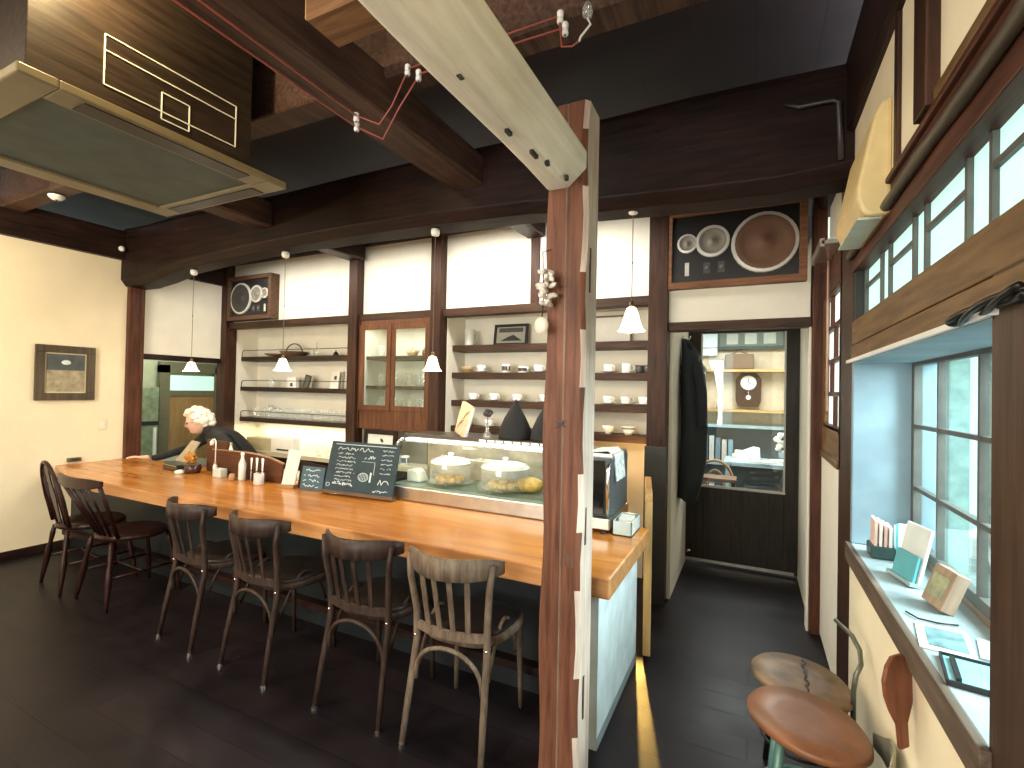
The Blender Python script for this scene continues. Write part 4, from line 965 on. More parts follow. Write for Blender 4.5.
# on top of the case
ZT = CT+.4305
bk = thing('recipe_book', 'tan illustrated book standing open-angled on top of the display case', 'book', (-1.80, 2.84, ZT)); bk.rotation_euler = (math.radians(-6), math.radians(17), math.radians(-28))
MB().box(-.055, .075, 0, .028, .015, .235).build('cover', plain('tan_book_cover', (.55, .40, .28), .6, var=.25, scale=16), bk, bevel=.002)
MB().box(.070, .078, .002, .026, .018, .232).build('page_edges', PAPER, bk)
m = MB(); rnd = random.Random(2)
for k in range(7): m.bar((-.03+.01*k, -.001, .05+.02*k), (-.01+.012*k, -.001, .07+.018*k+rnd.uniform(0, .03)), .006, .002, up=(0, 1, 0))
m.build('cover_drawing', plain('brown_ink', (.18, .09, .05), .7), bk)
fv = thing('flower_vase', 'single dark dried flower in a small clear vase on the display case', 'vase', (-1.58, 2.86, ZT))
MB().lathe([(0, 0), (.028, 0), (.03, .01), (.012, .05), (.011, .10), (.009, .10), (.01, .05), (0, .02)], n=18).build('vase', GLASST, fv, True)
MB().tube([(0, 0, .02), (.004, 0, .15)], .0025, 6).build('stem', IRON, fv)
m = MB(); rnd = random.Random(5)
for k in range(14):
    a = 2*PI*k/14; m.ball((.024*math.cos(a)+.004, 0.01*math.sin(a*3), .165+.018*math.sin(a)), .013, (1, .6, .8), 8, 5)
m.ball((.004, 0, .165), .02, (1.1, .7, .8)); m.build('flower_head', plain('dark_flower', (.06, .045, .055), .8, var=.4, scale=60), fv, True)
CLOTH = plain('black_cloth', (.012, .012, .014), .85)
def cone_hat(loc, label, s=1):
    t = MB().lathe([(.115*s, 0), (.113*s, .02), (.100*s, .07), (.070*s, .14), (.035*s, .20), (.010*s, .245), (0, .262)], n=24, wob=lambda a, i: .05*math.sin(3*a+i)).build('black_cloth_cone', CLOTH, smooth=True, solid=.003); t.location = loc
    return tag(t, label, 'cloth')
cone_hat((-1.40, 2.92, ZT), 'pointed black cloth cone on the display case, left of the other cone')
cone_hat((-1.17, 2.92, ZT), 'pointed black cloth cone half hidden behind the tall column', 1)
# black oven right of the case
ov = thing('toaster_oven', 'black glass-fronted oven with chrome trim on the counter right of the column', 'oven', (-.83, 2.56, CT))
m = MB(); m.box(-.17, .165, 0, .40, .085, .40); m.build('body', plain('dark_oven_body', (.055, .075, .085), .4), ov, bevel=.01)
MB().box(-.165, .135, -.012, 0, .10, .385).build('front_glass', plain('black_glass', (.008, .009, .010), .06), ov, bevel=.003)
MB().tube([(.155, -.012, .09), (.155, -.014, .34), (.155, .02, .385), (.155, .10, .403)], .010, 8).build('chrome_edge', CHROME, ov, True)
m = MB(); m.box(-.19, .17, -.03, .42, .025, .085); m.build('chrome_base', STEEL, ov, bevel=.006)
for x in (-.15, .13): MB().lathe([(.018, 0), (.018, .025)], (x, .0, 0), 12, cap=True).build('foot', BLACK, ov)
m = MB(); m.box(-.17, .16, .05, .38, .40, .415); m.build('top_plate', STEEL, ov)
o = MB().prism([(0, 0), (.10, .01), (.13, -.02), (.145, -.15), (.15, -.15), (.137, -.012), (.105, .018), (0, .006)], .20).build('patterned_cloth', plain('white_blue_cloth', (.66, .74, .72), .8, var=.4, scale=28), smooth=False); o.location = (-.80, 2.64, CT+.417); tag(o, 'white and blue patterned cloth draped over the oven', 'cloth')
tr = thing('acrylic_tray', 'pale translucent tray at the counter end beside the oven', 'tray', (-.60, 2.56, CT), math.radians(0))
m = MB(); m.box(-.05, .05, 0, .21, 0, .006); m.box(-.05, -.046, 0, .21, 0, .075); m.box(.046, .05, 0, .21, 0, .075); m.box(-.05, .05, 0, .004, 0, .075); m.box(-.05, .05, .206, .21, 0, .075); m.build('tray_body', plain('pale_acrylic', (.55, .66, .66), .15), tr)
MB().box(-.03, .035, .05, .15, .008, .08).build('white_label_card', PAPER, tr)
# kitchen corner lit by warm lamp behind oven
o = MB().box(-.12, .04, 0, .12, 0, .16).build('wooden_box', wood('amber_box', (.5, .25, .07), (.7, .4, .14), 0), bevel=.004); o.location = (-.86, 3.48, .82); tag(o, 'orange-lit wooden box on the back counter behind the oven', 'box')
# back counter stuff left niche
o = MB().box(-.20, .20, 0, .10, 0, .13).build('storage_box', plain('beige_box', (.50, .43, .26), .6), bevel=.004); o.location = (-4.62, 3.44, .82); tag(o, 'long beige storage box on the back counter under the left niche', 'box')
o = MB().box(-.17, .15, 0, .09, 0, .155).build('white_appliance', PAPER, bevel=.006); o.location = (-4.22, 3.40, .82); tag(o, 'white boxy appliance on the back counter under the left niche', 'appliance')
MB().box(-.08, .09, -.003, 0, .03, .045).build('dark_slot', DK, o)
gb = 'glasses on the back counter'
for i in range(9):
    c = g0.copy(); C.objects.link(c); c['label'] = 'clear glass on the back counter behind the small chalkboard, '+ORD[i]; c['group'] = gb; c.location = (-3.92+i*.075, 3.46+.05*(i % 2), .82)

# ================================================================ PERSON behind the counter
pe = thing('person', 'white-haired person in dark clothes leaning over the bar, one hand pointing on the counter', 'person', (-4.75, 3.0, 0))
SKIN = plain('skin', (.74, .46, .34), .5, var=.06); HAIR = plain('white_hair', (.80, .74, .62), .75, var=.16, scale=55, bump=.5); DCL = plain('dark_clothes', (.010, .010, .012), .8)
def skinned(name, verts, edges, radii, mat, parent, sub=2, root=0):
    me = bpy.data.meshes.new(name); me.from_pydata(verts, edges, []); me.materials.append(mat)
    o = bpy.data.objects.new(name, me); C.objects.link(o)
    o.modifiers.new('skin', 'SKIN'); 
    for i, r in enumerate(radii):
        sv = me.skin_vertices[0].data[i]; sv.radius = (r, r) if not isinstance(r, tuple) else r; sv.use_root = (i == root)
    sb = o.modifiers.new('sub', 'SUBSURF'); sb.levels = sub; sb.render_levels = sub
    o.modifiers['skin'].use_smooth_shade = True
    o.parent = parent; return o
# body (world coords minus (-4.75,3.0,0))
V = [(.22, .22, .82), (.13, .15, .92), (.03, .07, 1.00), (-.03, .02, 1.03), (-.07, -.02, 1.07),
     (-.17, .12, 1.00), (-.36, .05, .86), (-.38, -.22, .79), (-.37, -.32, .785),
     (.19, -.02, .99), (.36, .02, .86), (.27, .0, .80),
     (.14, .28, .72), (.10, .26, .42), (.12, .26, .06), (.34, .25, .72), (.34, .26, .42), (.36, .26, .06)]
Ed = [(0, 1), (1, 2), (2, 3), (3, 4), (2, 5), (5, 6), (6, 7), (7, 8), (2, 9), (9, 10), (10, 11), (0, 12), (12, 13), (13, 14), (0, 15), (15, 16), (16, 17)]
Rr = [.13, .13, .115, .06, .05, .07, .045, .034, .030, .07, .05, .04, .085, .06, .045, .085, .06, .045]
skinned('body', V, Ed, Rr, DCL, pe)
# hand on the counter pointing left
hp = Vector((-.37, -.33, .795))
hv = [tuple(hp), tuple(hp+Vector((-.03, -.055, .008)))]; he = [(0, 1)]; hr = [.026, (.036, .016)]
def finger(base, d, lens, r0):
    i0 = len(hv); p = Vector(base); hv.append(tuple(p)); he.append((1, i0)); hr.append(r0); d = Vector(d).normalized()
    for k, L in enumerate(lens):
        p = p+d*L; hv.append(tuple(p)); he.append((len(hv)-2, len(hv)-1)); hr.append(r0*(.92-.1*k)); d = (d+Vector((0, 0, -.34))).normalized()
palm = hp+Vector((-.042, -.082, .008))
for k, (dx, dy, sp, ls) in enumerate(((-.026, .018, -.25, (.040, .026, .020)), (-.010, .004, -.08, (.044, .030, .022)), (.008, -.004, .08, (.040, .028, .020)), (.024, -.004, .22, (.030, .020, .018)))):
    finger(palm+Vector((dx*1.0, dy, 0)), (-.62+sp*.6, -.78, .12), ls, .0088)
finger(hp+Vector((-.045, -.035, 0)), (-.95, -.25, -.05), (.035, .028), .010)
skinned('hand', hv, he, hr, SKIN, pe, 1)
# head
hc = Vector((-.125, -.045, 1.135))
fd = Vector((-.62, -.72, -.26)).normalized()           # face direction
ux = fd.cross(Vector((0, 0, 1))).normalized(); uz = ux.cross(fd)
HM = Matrix((ux, fd, uz)).transposed().to_4x4()
m = MB(); bmesh.ops.create_uvsphere(m.bm, u_segments=24, v_segments=18, radius=1)
for v in m.bm.verts:
    x, y, z = v.co
    s_ = 1-.22*max(0, -z)**1.5
    x2, y2, z2 = x*.076*s_, y*.095*(1-.12*max(0, -z)), z*.118
    if y > 0: y2 += .012*math.exp(-((x/.35)**2+((z+.05)/.2)**2))*1.6      # nose bridge
    if y > 0: y2 += .016*math.exp(-((x/.22)**2+((z+.22)/.12)**2))         # nose tip
    if y > 0: y2 -= .010*math.exp(-(((abs(x)-.42)/.2)**2+((z-.02)/.12)**2))  # eye sockets
    if y > 0: y2 += .006*math.exp(-((x/.4)**2+((z+.52)/.10)**2))          # lips
    if y > 0: y2 += .030*math.exp(-((x/.4)**2+((z+.82)/.22)**2))          # chin
    v.co = HM @ Vector((x2, y2, z2))+hc
hd = m.build('head', SKIN, pe, True)
m = MB()
for s in (-1, 1):
    m.ball(HM @ Vector((s*.032, .082, .002))+hc, .010)
m.build('eyes', plain('eyes', (.12, .09, .08), .2), hd, True)
m = MB()
for s in (-1, 1): m.ball(HM @ Vector((s*.078, -.005, -.005))+hc, .02, (.4, .8, 1.2))
m.build('ears', SKIN, hd, True)
m = MB(); m.tube([HM @ Vector((x, .094-.1*abs(x), -.062-.06*abs(x)))+hc for x in (-.022, -.011, 0, .011, .022)], .003, 6); m.build('mouth', plain('lips', (.5, .2, .16), .5), hd, True)
m = MB()
for s in (-1, 1):
    m.tube([HM @ Vector((s*.034+.021*math.cos(a), .100, .002+.017*math.sin(a)))+hc for a in [2*PI*i/14 for i in range(15)]], .0018, 6)
    m.tube([HM @ Vector((s*.055, .100, .005))+hc, HM @ Vector((s*.08, .05, .006))+hc, HM @ Vector((s*.08, .0, .004))+hc], .0016, 6)
m.tube([HM @ Vector((-.013, .101, .004))+hc, HM @ Vector((.013, .101, .004))+hc], .0018, 6)
m.build('glasses', plain('glasses_wire', (.22, .14, .11), .3, .5), hd, True)
m = MB(); rnd = random.Random(11)
for k in range(170):
    u = rnd.uniform(-1, 1); th = rnd.uniform(0, 2*PI); rr = math.sqrt(1-u*u)
    x, y, z = rr*math.cos(th), rr*math.sin(th), u
    if y > .25 and z < .62: continue
    if z < -.55: continue
    m.ball(HM @ Vector((x*.088, y*.105-.008, z*.118+.012))+hc, rnd.uniform(.026, .038), (1, 1, .8), 8, 6)
for k in range(10): m.ball(HM @ Vector((rnd.uniform(-.05, .05), -.12, rnd.uniform(-.06, .03)))+hc, .032, (1, 1, .9), 8, 6)
m.build('hair', HAIR, pe, True)

# ================================================================ COAT AND HOOK
co = thing('hanging_coat', 'long black coat hanging on the corridor wall beside the glazed door', 'coat', (-.515, 4.16, 0))
co.scale = (.8, .95, 1)
m = MB(); rings = []; N = 22
lev = [(1.93, .02, .03, 0), (1.89, .05, .045, 0), (1.82, .085, .09, 0), (1.70, .11, .15, 0), (1.5, .125, .17, .005), (1.25, .13, .18, .01), (1.0, .125, .185, .01), (.82, .11, .17, 0), (.66, .09, .14, -.01)]
for z, rx, ry, dx in lev:
    ring = []
    for k in range(N):
        a = 2*PI*k/N; f = 1+.07*math.sin(5*a+z*3)+.04*math.sin(9*a)
        ring.append(m.bm.verts.new((dx+max(.0, rx*.95+rx*f*math.cos(a)), ry*f*math.sin(a), z+.02*math.sin(2*a))))
    rings.append(ring)
for r0, r1 in zip(rings, rings[1:]):
    for k in range(N): m.bm.faces.new((r0[k], r0[(k+1) % N], r1[(k+1) % N], r1[k]))
m.bm.faces.new(rings[0][::-1]); m.bm.faces.new(rings[-1])
COAT = plain('black_wool', (.010, .014, .017), .9); m.build('coat_body', COAT, co, True)
MB().tube([(.17, -.15, 1.74), (.215, -.17, 1.5), (.22, -.16, 1.25)], [.04, .05, .045], 10).build('sleeve', COAT, co, True)
MB().tube([(.06, .02, 1.92), (.09, -.03, 1.88), (.12, 0, 1.80)], [.02, .028, .02], 8).build('collar', COAT, co, True)
hk = thing('coat_hook', 'chrome coat hook at the top of the corridor wall', 'hook', (-.515, 4.2, 1.95))
MB().lathe([(0, 0), (.028, .002), (.028, .008), (0, .012)], (0, 0, 0), 16, Matrix.Rotation(PI/2, 4, 'Y')).build('plate', CHROME, hk, True)
MB().tube([(.01, 0, 0), (.05, 0, -.01), (.065, 0, .02)], .006, 8).build('prong', CHROME, hk, True)

# ================================================================ FAR ROOM seen through the door
sbox('wall_far_room_back', plain('warm_far_wall', (.58, .48, .34), .8), -2.0, 1.6, 7.2, 7.3, 0, 3.0)
sbox('wall_far_room_right', PLASTER, .55, .6, 4.8, 7.2, 0, 3.0)
sbox('wall_far_room_left', PLASTER, -1.6, -1.5, 4.8, 7.2, 0, 3.0)
wp = thing('wall_shelf', 'long light wooden shelf on the far room wall under the ceiling box', 'shelf', (-.15, 7.05, 1.80)); MB().box(-.65, .55, -.12, .14, 0, .03).build('board', FRESH, wp)
MB().box(-.64, -.61, 0, .13, -.12, 0).build('bracket', IRON, wp); 
wp = thing('wall_shelf', 'lower light wooden shelf in the far room holding two bottles', 'shelf', (-.15, 7.05, 1.28)); MB().box(-.60, .55, -.12, .14, 0, .03).build('board', FRESH, wp)
wp = thing('basket', 'brown woven basket on the far room top shelf', 'basket', (-.15, 7.03, 1.83)); MB().box(-.17, .17, -.09, .09, 0, .20).build('body', WICK, wp, bevel=.02); MB().tube([(-.1, 0, .2), (0, 0, .25), (.1, 0, .2)], .01, 6).build('handle', WICK, wp)
ck = thing('wall_clock', 'dark wooden pendulum clock on the far room wall', 'clock', (-.04, 7.14, 1.35))
MB().prism([(-.12, 0), (-.15, .08), (-.15, .36), (-.09, .44), (.09, .44), (.15, .36), (.15, .08), (.12, 0)], .055, Matrix.Translation((0, -.055, 0))).build('case', DARKZ, ck, bevel=.006)
MB().lathe([(0, .01), (.085, .01), (.095, 0)], (0, -.056, .31), 28, Matrix.Rotation(PI/2, 4, 'X')).build('dial', PAPER, ck)
m = MB(); m.bar((0, -.069, .31), (.0, -.069, .36), .008, .003, up=(0, 1, 0)); m.bar((0, -.069, .31), (.035, -.069, .30), .008, .003, up=(0, 1, 0)); m.build('hands', BLACK, ck)
MB().lathe([(0, .008), (.028, .006), (.03, 0)], (0, -.057, .12), 18, Matrix.Rotation(PI/2, 4, 'X')).build('pendulum', CERAM, ck); MB().box(-.004, .004, -.06, -.056, .12, .22).build('pendulum_rod', CHROME, ck)
for x, c_, h_, lb in ((-.66, (.70, .60, .38), .28, 'tall cream bottle on the lower shelf of the far room'), (-.43, (.78, .76, .68), .20, 'short white figure-like bottle on the lower shelf of the far room')):
    b_ = thing('bottle', lb, 'bottle', (x+.05, 7.02, 1.31)); MB().lathe([(0, 0), (.045, 0), (.045, h_*.6), (.016, h_*.78), (.016, h_), (0, h_)], n=16).build('body', plain('bottle_glaze', c_, .3), b_, True); MB().lathe([(.018, h_*.9), (.018, h_+.01), (0, h_+.012)], n=12).build('cap', CERAMW, b_)
pf = picture('framed_photo', 'dark green frame with three pale pictures high on the far wall', (-.02, 7.10, 2.10), .82, .28, plain('darkgreen_frame', (.05, .07, .05), .6), .04, plain('green_grey', (.12, .15, .12), .6))
for i in (-1, 0, 1): MB().box(.0+i*.22-.07, i*.22+.07, .004, .009, .07, .21).build('photo_print', plain('pale_print', (.45, .47, .40), .6), pf)
o = MB().box(-.45, .0, 0, .08, 0, .30).build('white_wall_unit', plain('pale_blue_white', (.62, .74, .74), .5), bevel=.01); o.location = (-.42, 7.08, 2.02); tag(o, 'pale blue-white wall unit in the far room corner', 'appliance'); MB().box(-.45, 0, -.003, 0, .10, .11).build('seam_line', DK, o)
# cabinet / desk with papers
dk = thing('desk', 'pale blue-grey desk covered with papers in the far room', 'desk', (.05, 6.1, 0))
DG = plain('pale_blue_desk', (.30, .42, .45), .5)
MB().box(-.32, .42, -.25, .3, .74, .77).build('desk_top', DG, dk, bevel=.004)
for x in (-.30, .38): MB().box(x, x+.04, -.23, .28, 0, .74).build('leg', DG, dk)
o = MB().box(-.18, .18, 0, .18, 0, .26).build('storage_bin', plain('dark_bin', (.06, .07, .08), .5), bevel=.01); o.location = (.12, 5.95, 0); tag(o, 'dark storage bin under the far room desk', 'bin'); o.scale = (1, 1, 2)
rnd = random.Random(21)
for i, (x, y, rz, lb) in enumerate(((-.12, 6.0, .3, 'loose white sheet at the left of the far desk'), (.10, 5.92, -.4, 'loose white sheet in the middle of the far desk'), (.30, 6.05, .15, 'crumpled white sheet at the right of the far desk'))):
    o = MB().box(-.10, .10, -.07, .07, 0, .012+.01*i).build('paper_sheets', PAPER); o.location = (x, y, .771); o.rotation_euler = (0, 0, rz); tag(o, lb, 'paper')
ph = thing('telephone', 'white telephone-like device tilted on the far desk', 'telephone', (-.02, 6.15, .77), .5); MB().prism([(-.13, 0), (-.13, .05), (.13, .14), (.14, 0)], .14).build('body', CERAMW, ph, bevel=.01); MB().box(-.11, -.04, .02, .12, .06, .10).build('handset', CERAMW, ph, bevel=.01)
pt = thing('flower_bouquet', 'white bunched flowers in a pot on the right of the far desk', 'flowers', (.33, 6.2, .77))
m = MB()
for k in range(26): m.ball((rnd.uniform(-.08, .08), rnd.uniform(-.06, .06), .16+rnd.uniform(-.05, .14)), rnd.uniform(.02, .035), (1, 1, .8), 8, 5)
m.build('blossoms', PAPER, pt, True); MB().lathe([(0, 0), (.05, 0), (.06, .12), (.05, .12), (0, .1)], n=16).build('pot', DG, pt, True)
# bookcase
kc = thing('bookcase', 'low bookcase with pale folders below the far room shelf', 'bookcase', (-.15, 6.95, 0))
MB().box(-.70, .62, -.12, .2, 1.08, 1.11).build('top', DG, kc); MB().box(-.70, .62, -.12, .2, .60, .63).build('shelf', DG, kc)
MB().box(-.72, -.69, -.12, .2, 0, 1.11).build('side_panel', DG, kc); MB().box(.61, .64, -.12, .2, 0, 1.11).build('side_panel', DG, kc); MB().box(-.7, .62, .18, .2, 0, 1.1).build('back_panel', plain('bluegrey_back', (.12, .17, .19), .6), kc)
for i in range(16):
    hgt = .26+.08*rnd.random(); cc = rnd.choice(((.65, .72, .72), (.2, .35, .42), (.5, .5, .46), (.12, .2, .25)))
    o = MB().box(-.028, .028, 0, .2, 0, hgt).build('binder', plain('binder_colour', cc, .6)); row = i % 2
    o.location = (-.78+.075*(i//2)+.02, 6.86, .631 if row == 0 else .25); o['group'] = 'binders in the far room bookcase'; tag(o, 'pale binder standing in a row inside the far room bookcase', 'binder', 'binders in the far room bookcase')
    if row: o.location.z = .0
    o['label'] = 'pale binder in the %s row of the far room bookcase, %s' % (('upper', 'lower')[row], ORD[i//2])
# bentwood chair back in the far room
fc = thing('round_back_chair', 'tan round-backed chair in the far room seen low through the glass', 'chair', (-.33, 5.5, 0))
LT = wood('tan_bentwood', (.42, .25, .12), (.6, .38, .2), 2, .4)
MB().tube([(-.17, 0, .44)]+[(-.17*math.cos(PI*i/12), -.02, .60+.22*math.sin(PI*i/12)) for i in range(13)]+[(.17, 0, .44)], .014, 8).build('back_hoop', LT, fc, True)
MB().tube([(-.08, 0, .44)]+[(-.08*math.cos(PI*i/8), -.01, .60+.12*math.sin(PI*i/8)) for i in range(9)]+[(.08, 0, .44)], .010, 8).build('inner_hoop', LT, fc, True)
MB().lathe([(0, .46), (.19, .46), (.20, .45), (.19, .435), (0, .435)], (0, .17, 0), 28).build('seat', LT, fc, True)
for sx in (-1, 1):
    for y in (.02, .32): MB().tube([(sx*.14, y, .44), (sx*.18, y+(-.03 if y < .1 else .03), 0)], .014, 8).build('leg', LT, fc, True)
o = thing('table', 'low brown table edge in front of the far room chair', 'table', (-.36, 5.05, 0)); MB().box(-.26, .24, -.12, .12, .69, .72).build('table_top', wood('tbl', (.2, .11, .06), (.35, .2, .11), 0), o)
for x in (-.24, .2): MB().box(x, x+.03, -.1, .1, 0, .69).build('leg', DARKZ, o)
ww = thing('spider_plant', 'thin plant hanging at the upper left inside the far room', 'plant', (-.46, 5.2, 1.62))
m = MB()
for k in range(14):
    a = rnd.uniform(0, 6.28); L = rnd.uniform(.06, .13); m.tube([(0, 0, .1), (L*.5*math.cos(a), L*.5*math.sin(a), .16), (L*math.cos(a), L*math.sin(a), .08)], [.004, .005, .002], 5)
m.build('leaves', plain('leaf_green', (.16, .24, .12), .6), ww, True); MB().lathe([(.01, 0), (.04, .03), (.045, .10), (.04, .1), (0, .05)], n=16).build('pot', CERAM, ww, True); MB().tube([(0, 0, .1), (0, 0, 1.6)], .003, 5).build('cord', IRON, ww)
pr_ = thing('potted_plants', 'green glassy ornaments on a bracket at the far room right side', 'ornament', (.47, 6.2, 1.62))
MB().box(-.1, .08, -.08, .08, 0, .02).build('bracket_shelf', CERAMW, pr_)
m = MB()
for k in range(12): m.ball((rnd.uniform(-.08, .05), rnd.uniform(-.05, .05), .06+rnd.uniform(0, .3)), rnd.uniform(.02, .04), (1, 1, 1.3), 8, 6)
m.build('foliage', plain('grey_green_foliage', (.25, .36, .27), .5, var=.3, scale=30), pr_, True)

# ================================================================ KITCHEN ROOM through the left doorway
sbox('wall_back_kitchen', plain('greenish_wall', (.42, .44, .30), .8), -6.95, -6.9, 2.0, 5.2, 0, 3.0)
sbox('wall_back_kitchen_end', PLASTER, -6.9, -5.5, 4.6, 4.7, 0, 3.0)
kd = bpy.data.objects.new('door_2', None); C.objects.link(kd); struct(kd)
KW = wood('light_door_board', (.34, .19, .075), (.46, .28, .12), 2, .5); KF = plain('olive_frame', (.14, .13, .075), .6)
MB().box(-6.82, -6.79, 3.74, 4.33, .05, 1.34).build('board_panel', KW, kd)
m = MB(); m.box(-6.84, -6.77, 3.62, 3.74, 0, 1.74); m.box(-6.84, -6.77, 4.33, 4.45, 0, 1.74); m.box(-6.84, -6.77, 3.62, 4.45, 1.64, 1.78); m.box(-6.83, -6.78, 3.74, 4.33, 1.34, 1.41); m.build('door_frame', KF, kd)
MB().box(-6.80, -6.795, 3.74, 4.33, 1.41, 1.61).build('pane', frosted('green_lit_pane', (.50, .74, .66), .5), kd)
fr_ = thing('refrigerator', 'dark green-grey tall cupboard beside the kitchen door', 'cupboard', (-6.7, 3.35, 0))
MB().box(-.15, .05, -.25, .2, 0, 1.45).build('body', plain('green_grey_cupboard', (.20, .25, .15), .4, var=.3), fr_, bevel=.006); MB().box(.05, .056, -.25, .2, .98, 1.03).build('dark_gap', BLACK, fr_); MB().box(.05, .07, .14, .17, .3, .95).build('pale_handle', CERAMW, fr_)

# ================================================================ LEFT WALL PICTURE, SWITCH, OUTLET, SENSORS
pl = thing('framed_picture', 'dark-framed night scene picture with pale mount on the left wall', 'picture', (XL+.002, 2.19, 1.33))
m = MB(); a0, b0, h_, ft = -.215, .215, .49, .065
m.box(0, .03, a0, b0, 0, ft); m.box(0, .03, a0, b0, h_-ft, h_); m.box(0, .03, a0, a0+ft, ft, h_-ft); m.box(0, .03, b0-ft, b0, ft, h_-ft); m.build('frame', wood('picture_frame_wood', (.06, .045, .028), (.13, .10, .065), 2, .4), pl, bevel=.004)
MB().box(0, .014, a0+ft, b0-ft, ft, h_-ft).build('mount', plain('mount_cream', (.62, .54, .36), .6), pl)
MB().box(.014, .016, a0+ft+.012, b0-ft-.012, .27, h_-ft-.012).build('night_sky', plain('night_sky', (.05, .065, .065), .5, var=.4, scale=12), pl)
MB().box(.014, .016, a0+ft+.012, b0-ft-.012, ft+.012, .27).build('pale_field', plain('pale_field', (.34, .30, .20), .6, var=.35, scale=20), pl)
MB().ball((.016, .0, .34), .035, (.06, 1, .6)).build('pale_moon_blur', plain('pale_moon', (.62, .74, .74), .5), pl, True)
o = MB().box(0, .008, -.035, .035, -.055, .055).build('light_switch', plain('cream_switch', (.80, .74, .56), .4), bevel=.003); o.location = (XL+.001, 2.48, 1.10); tag(o, 'cream switch plate on the left wall below and right of the picture', 'switch'); MB().box(.008, .011, -.012, .012, -.02, .02).build('toggle', CERAMW, o)
o = MB().box(0, .03, -.05, .05, -.018, .018).build('wall_outlet', plain('brown_outlet', (.10, .08, .04), .5), bevel=.003); o.location = (XL+.001, 2.27, .785); tag(o, 'small dark oblong outlet on the left wall just above the counter', 'outlet'); MB().box(.03, .033, -.03, .03, -.006, .006).build('socket_slot', BLACK, o)
sd = thing('smoke_detector', 'white round detector on the ceiling left of the boxed air conditioner', 'detector', (-4.75, 1.78, 2.905)); MB().lathe([(0, -.03), (.03, -.03), (.05, -.012), (.052, 0)], n=20).build('body', CERAMW, sd, True); MB().ball((0, 0, -.03), .008).build('sensor', DK, sd, True)
sd = thing('small_spotlight', 'tiny round white lamp where the left wall meets the cross beam', 'lamp', (XL+.11, 2.55, 2.79)); MB().ball((0, 0, 0), .027).build('bulb', CERAMW, sd, True); MB().tube([(0, 0, 0), (-.05, .04, .04)], .008, 8).build('arm', IRON, sd)

# ================================================================ INSULATORS AND RED WIRE
ig = 'white ceramic insulators on the beams'
def insulator(loc, label, rot=(0, 0, 0)):
    t = thing('ceramic_insulator', label, 'insulator', loc, group=ig); t.rotation_euler = rot
    MB().lathe([(0, 0), (.011, 0), (.013, .006), (.012, .018), (.009, .021), (.012, .024), (.013, .040), (.010, .046), (0, .046)], n=16).build('body', CERAM, t, True)
    MB().lathe([(.004, -.003), (.004, .0)], n=8, cap=True).build('screw', IRON, t)
    return t
insulator((-1.625, 1.655, 2.705), 'white insulator under the brown ceiling beam, nearer to the column', (0, 0, 0))
insulator((-1.685, 1.72, 2.705), 'white insulator under the brown ceiling beam, paired on its outer side')
insulator((-1.36, 1.68, 2.86), 'white insulator on the cross joist just right of the brown beam, upper one'); insulator((-1.30, 1.68, 2.82), 'white insulator on the cross joist just right of the brown beam, lower one')
insulator((-.655, 1.68, 2.865), 'white insulator on the cross joist right of the pale beam, upper one'); insulator((-.635, 1.68, 2.815), 'white insulator on the cross joist right of the pale beam, lower one')
REDW = plain('red_wire', (.36, .085, .065), .5)
m = MB(); m.tube([(-1.60, -.2, 2.73), (-1.605, .9, 2.73), (-1.62, 1.65, 2.728)], .0045, 6); m.tube([(-1.62, 1.65, 2.728), (-1.54, 1.71, 2.70), (-1.46, 1.70, 2.76), (-1.36, 1.68, 2.88)], .0035, 6)
tag(m.build('red_wire', REDW, smooth=True), 'red wire stretched along the beam, the strand nearer the column', 'wire')
m = MB(); m.tube([(-1.68, -.2, 2.73), (-1.68, .9, 2.73), (-1.69, 1.72, 2.728)], .0045, 6); m.tube([(-1.69, 1.72, 2.728), (-1.56, 1.76, 2.66), (-1.42, 1.70, 2.74), (-1.30, 1.68, 2.84)], .0035, 6)
tag(m.build('red_wire', REDW, smooth=True), 'red wire stretched along the beam, the outer strand', 'wire')
m = MB(); m.tube([(-1.36, 1.675, 2.885), (-.66, 1.675, 2.89)], .0035, 6); m.tube([(-1.30, 1.675, 2.845), (-.64, 1.675, 2.84)], .0035, 6); m.tube([(-.655, 1.675, 2.86), (-.64, 1.66, 2.76), (-.60, 1.66, 2.75), (-.575, 1.66, 2.76)], .0035, 6)
tag(m.build('red_wire', REDW, smooth=True), 'pair of red wires along the cross joist ending in a loop', 'wire')
sk = thing('lamp_socket', 'bare glass lamp socket with bent pale lead on the cross joist', 'lamp', (-.55, 1.68, 2.86))
MB().lathe([(0, -.01), (.014, -.006), (.02, .01), (.016, .035), (.012, .045)], n=16).build('glass_cup', GLASST, sk, True); MB().tube([(0, 0, -.01), (.012, 0, -.035), (-.025, 0, -.07), (-.03, 0, -.085)], .004, 6).build('pale_lead', CERAMW, sk, True)
# grey pipe on dark beam at right
gp = tag(MB().tube([(.12, 2.585, 2.86), (.18, 2.585, 2.835), (.31, 2.585, 2.835), (.335, 2.585, 2.82), (.345, 2.585, 2.56)], [.006, .010, .010, .012, .012], 8).build('conduit_pipe', plain('dark_pipe', (.035, .03, .03), .4), smooth=True), 'dark bent conduit pipe on the right end of the cross beam', 'pipe')

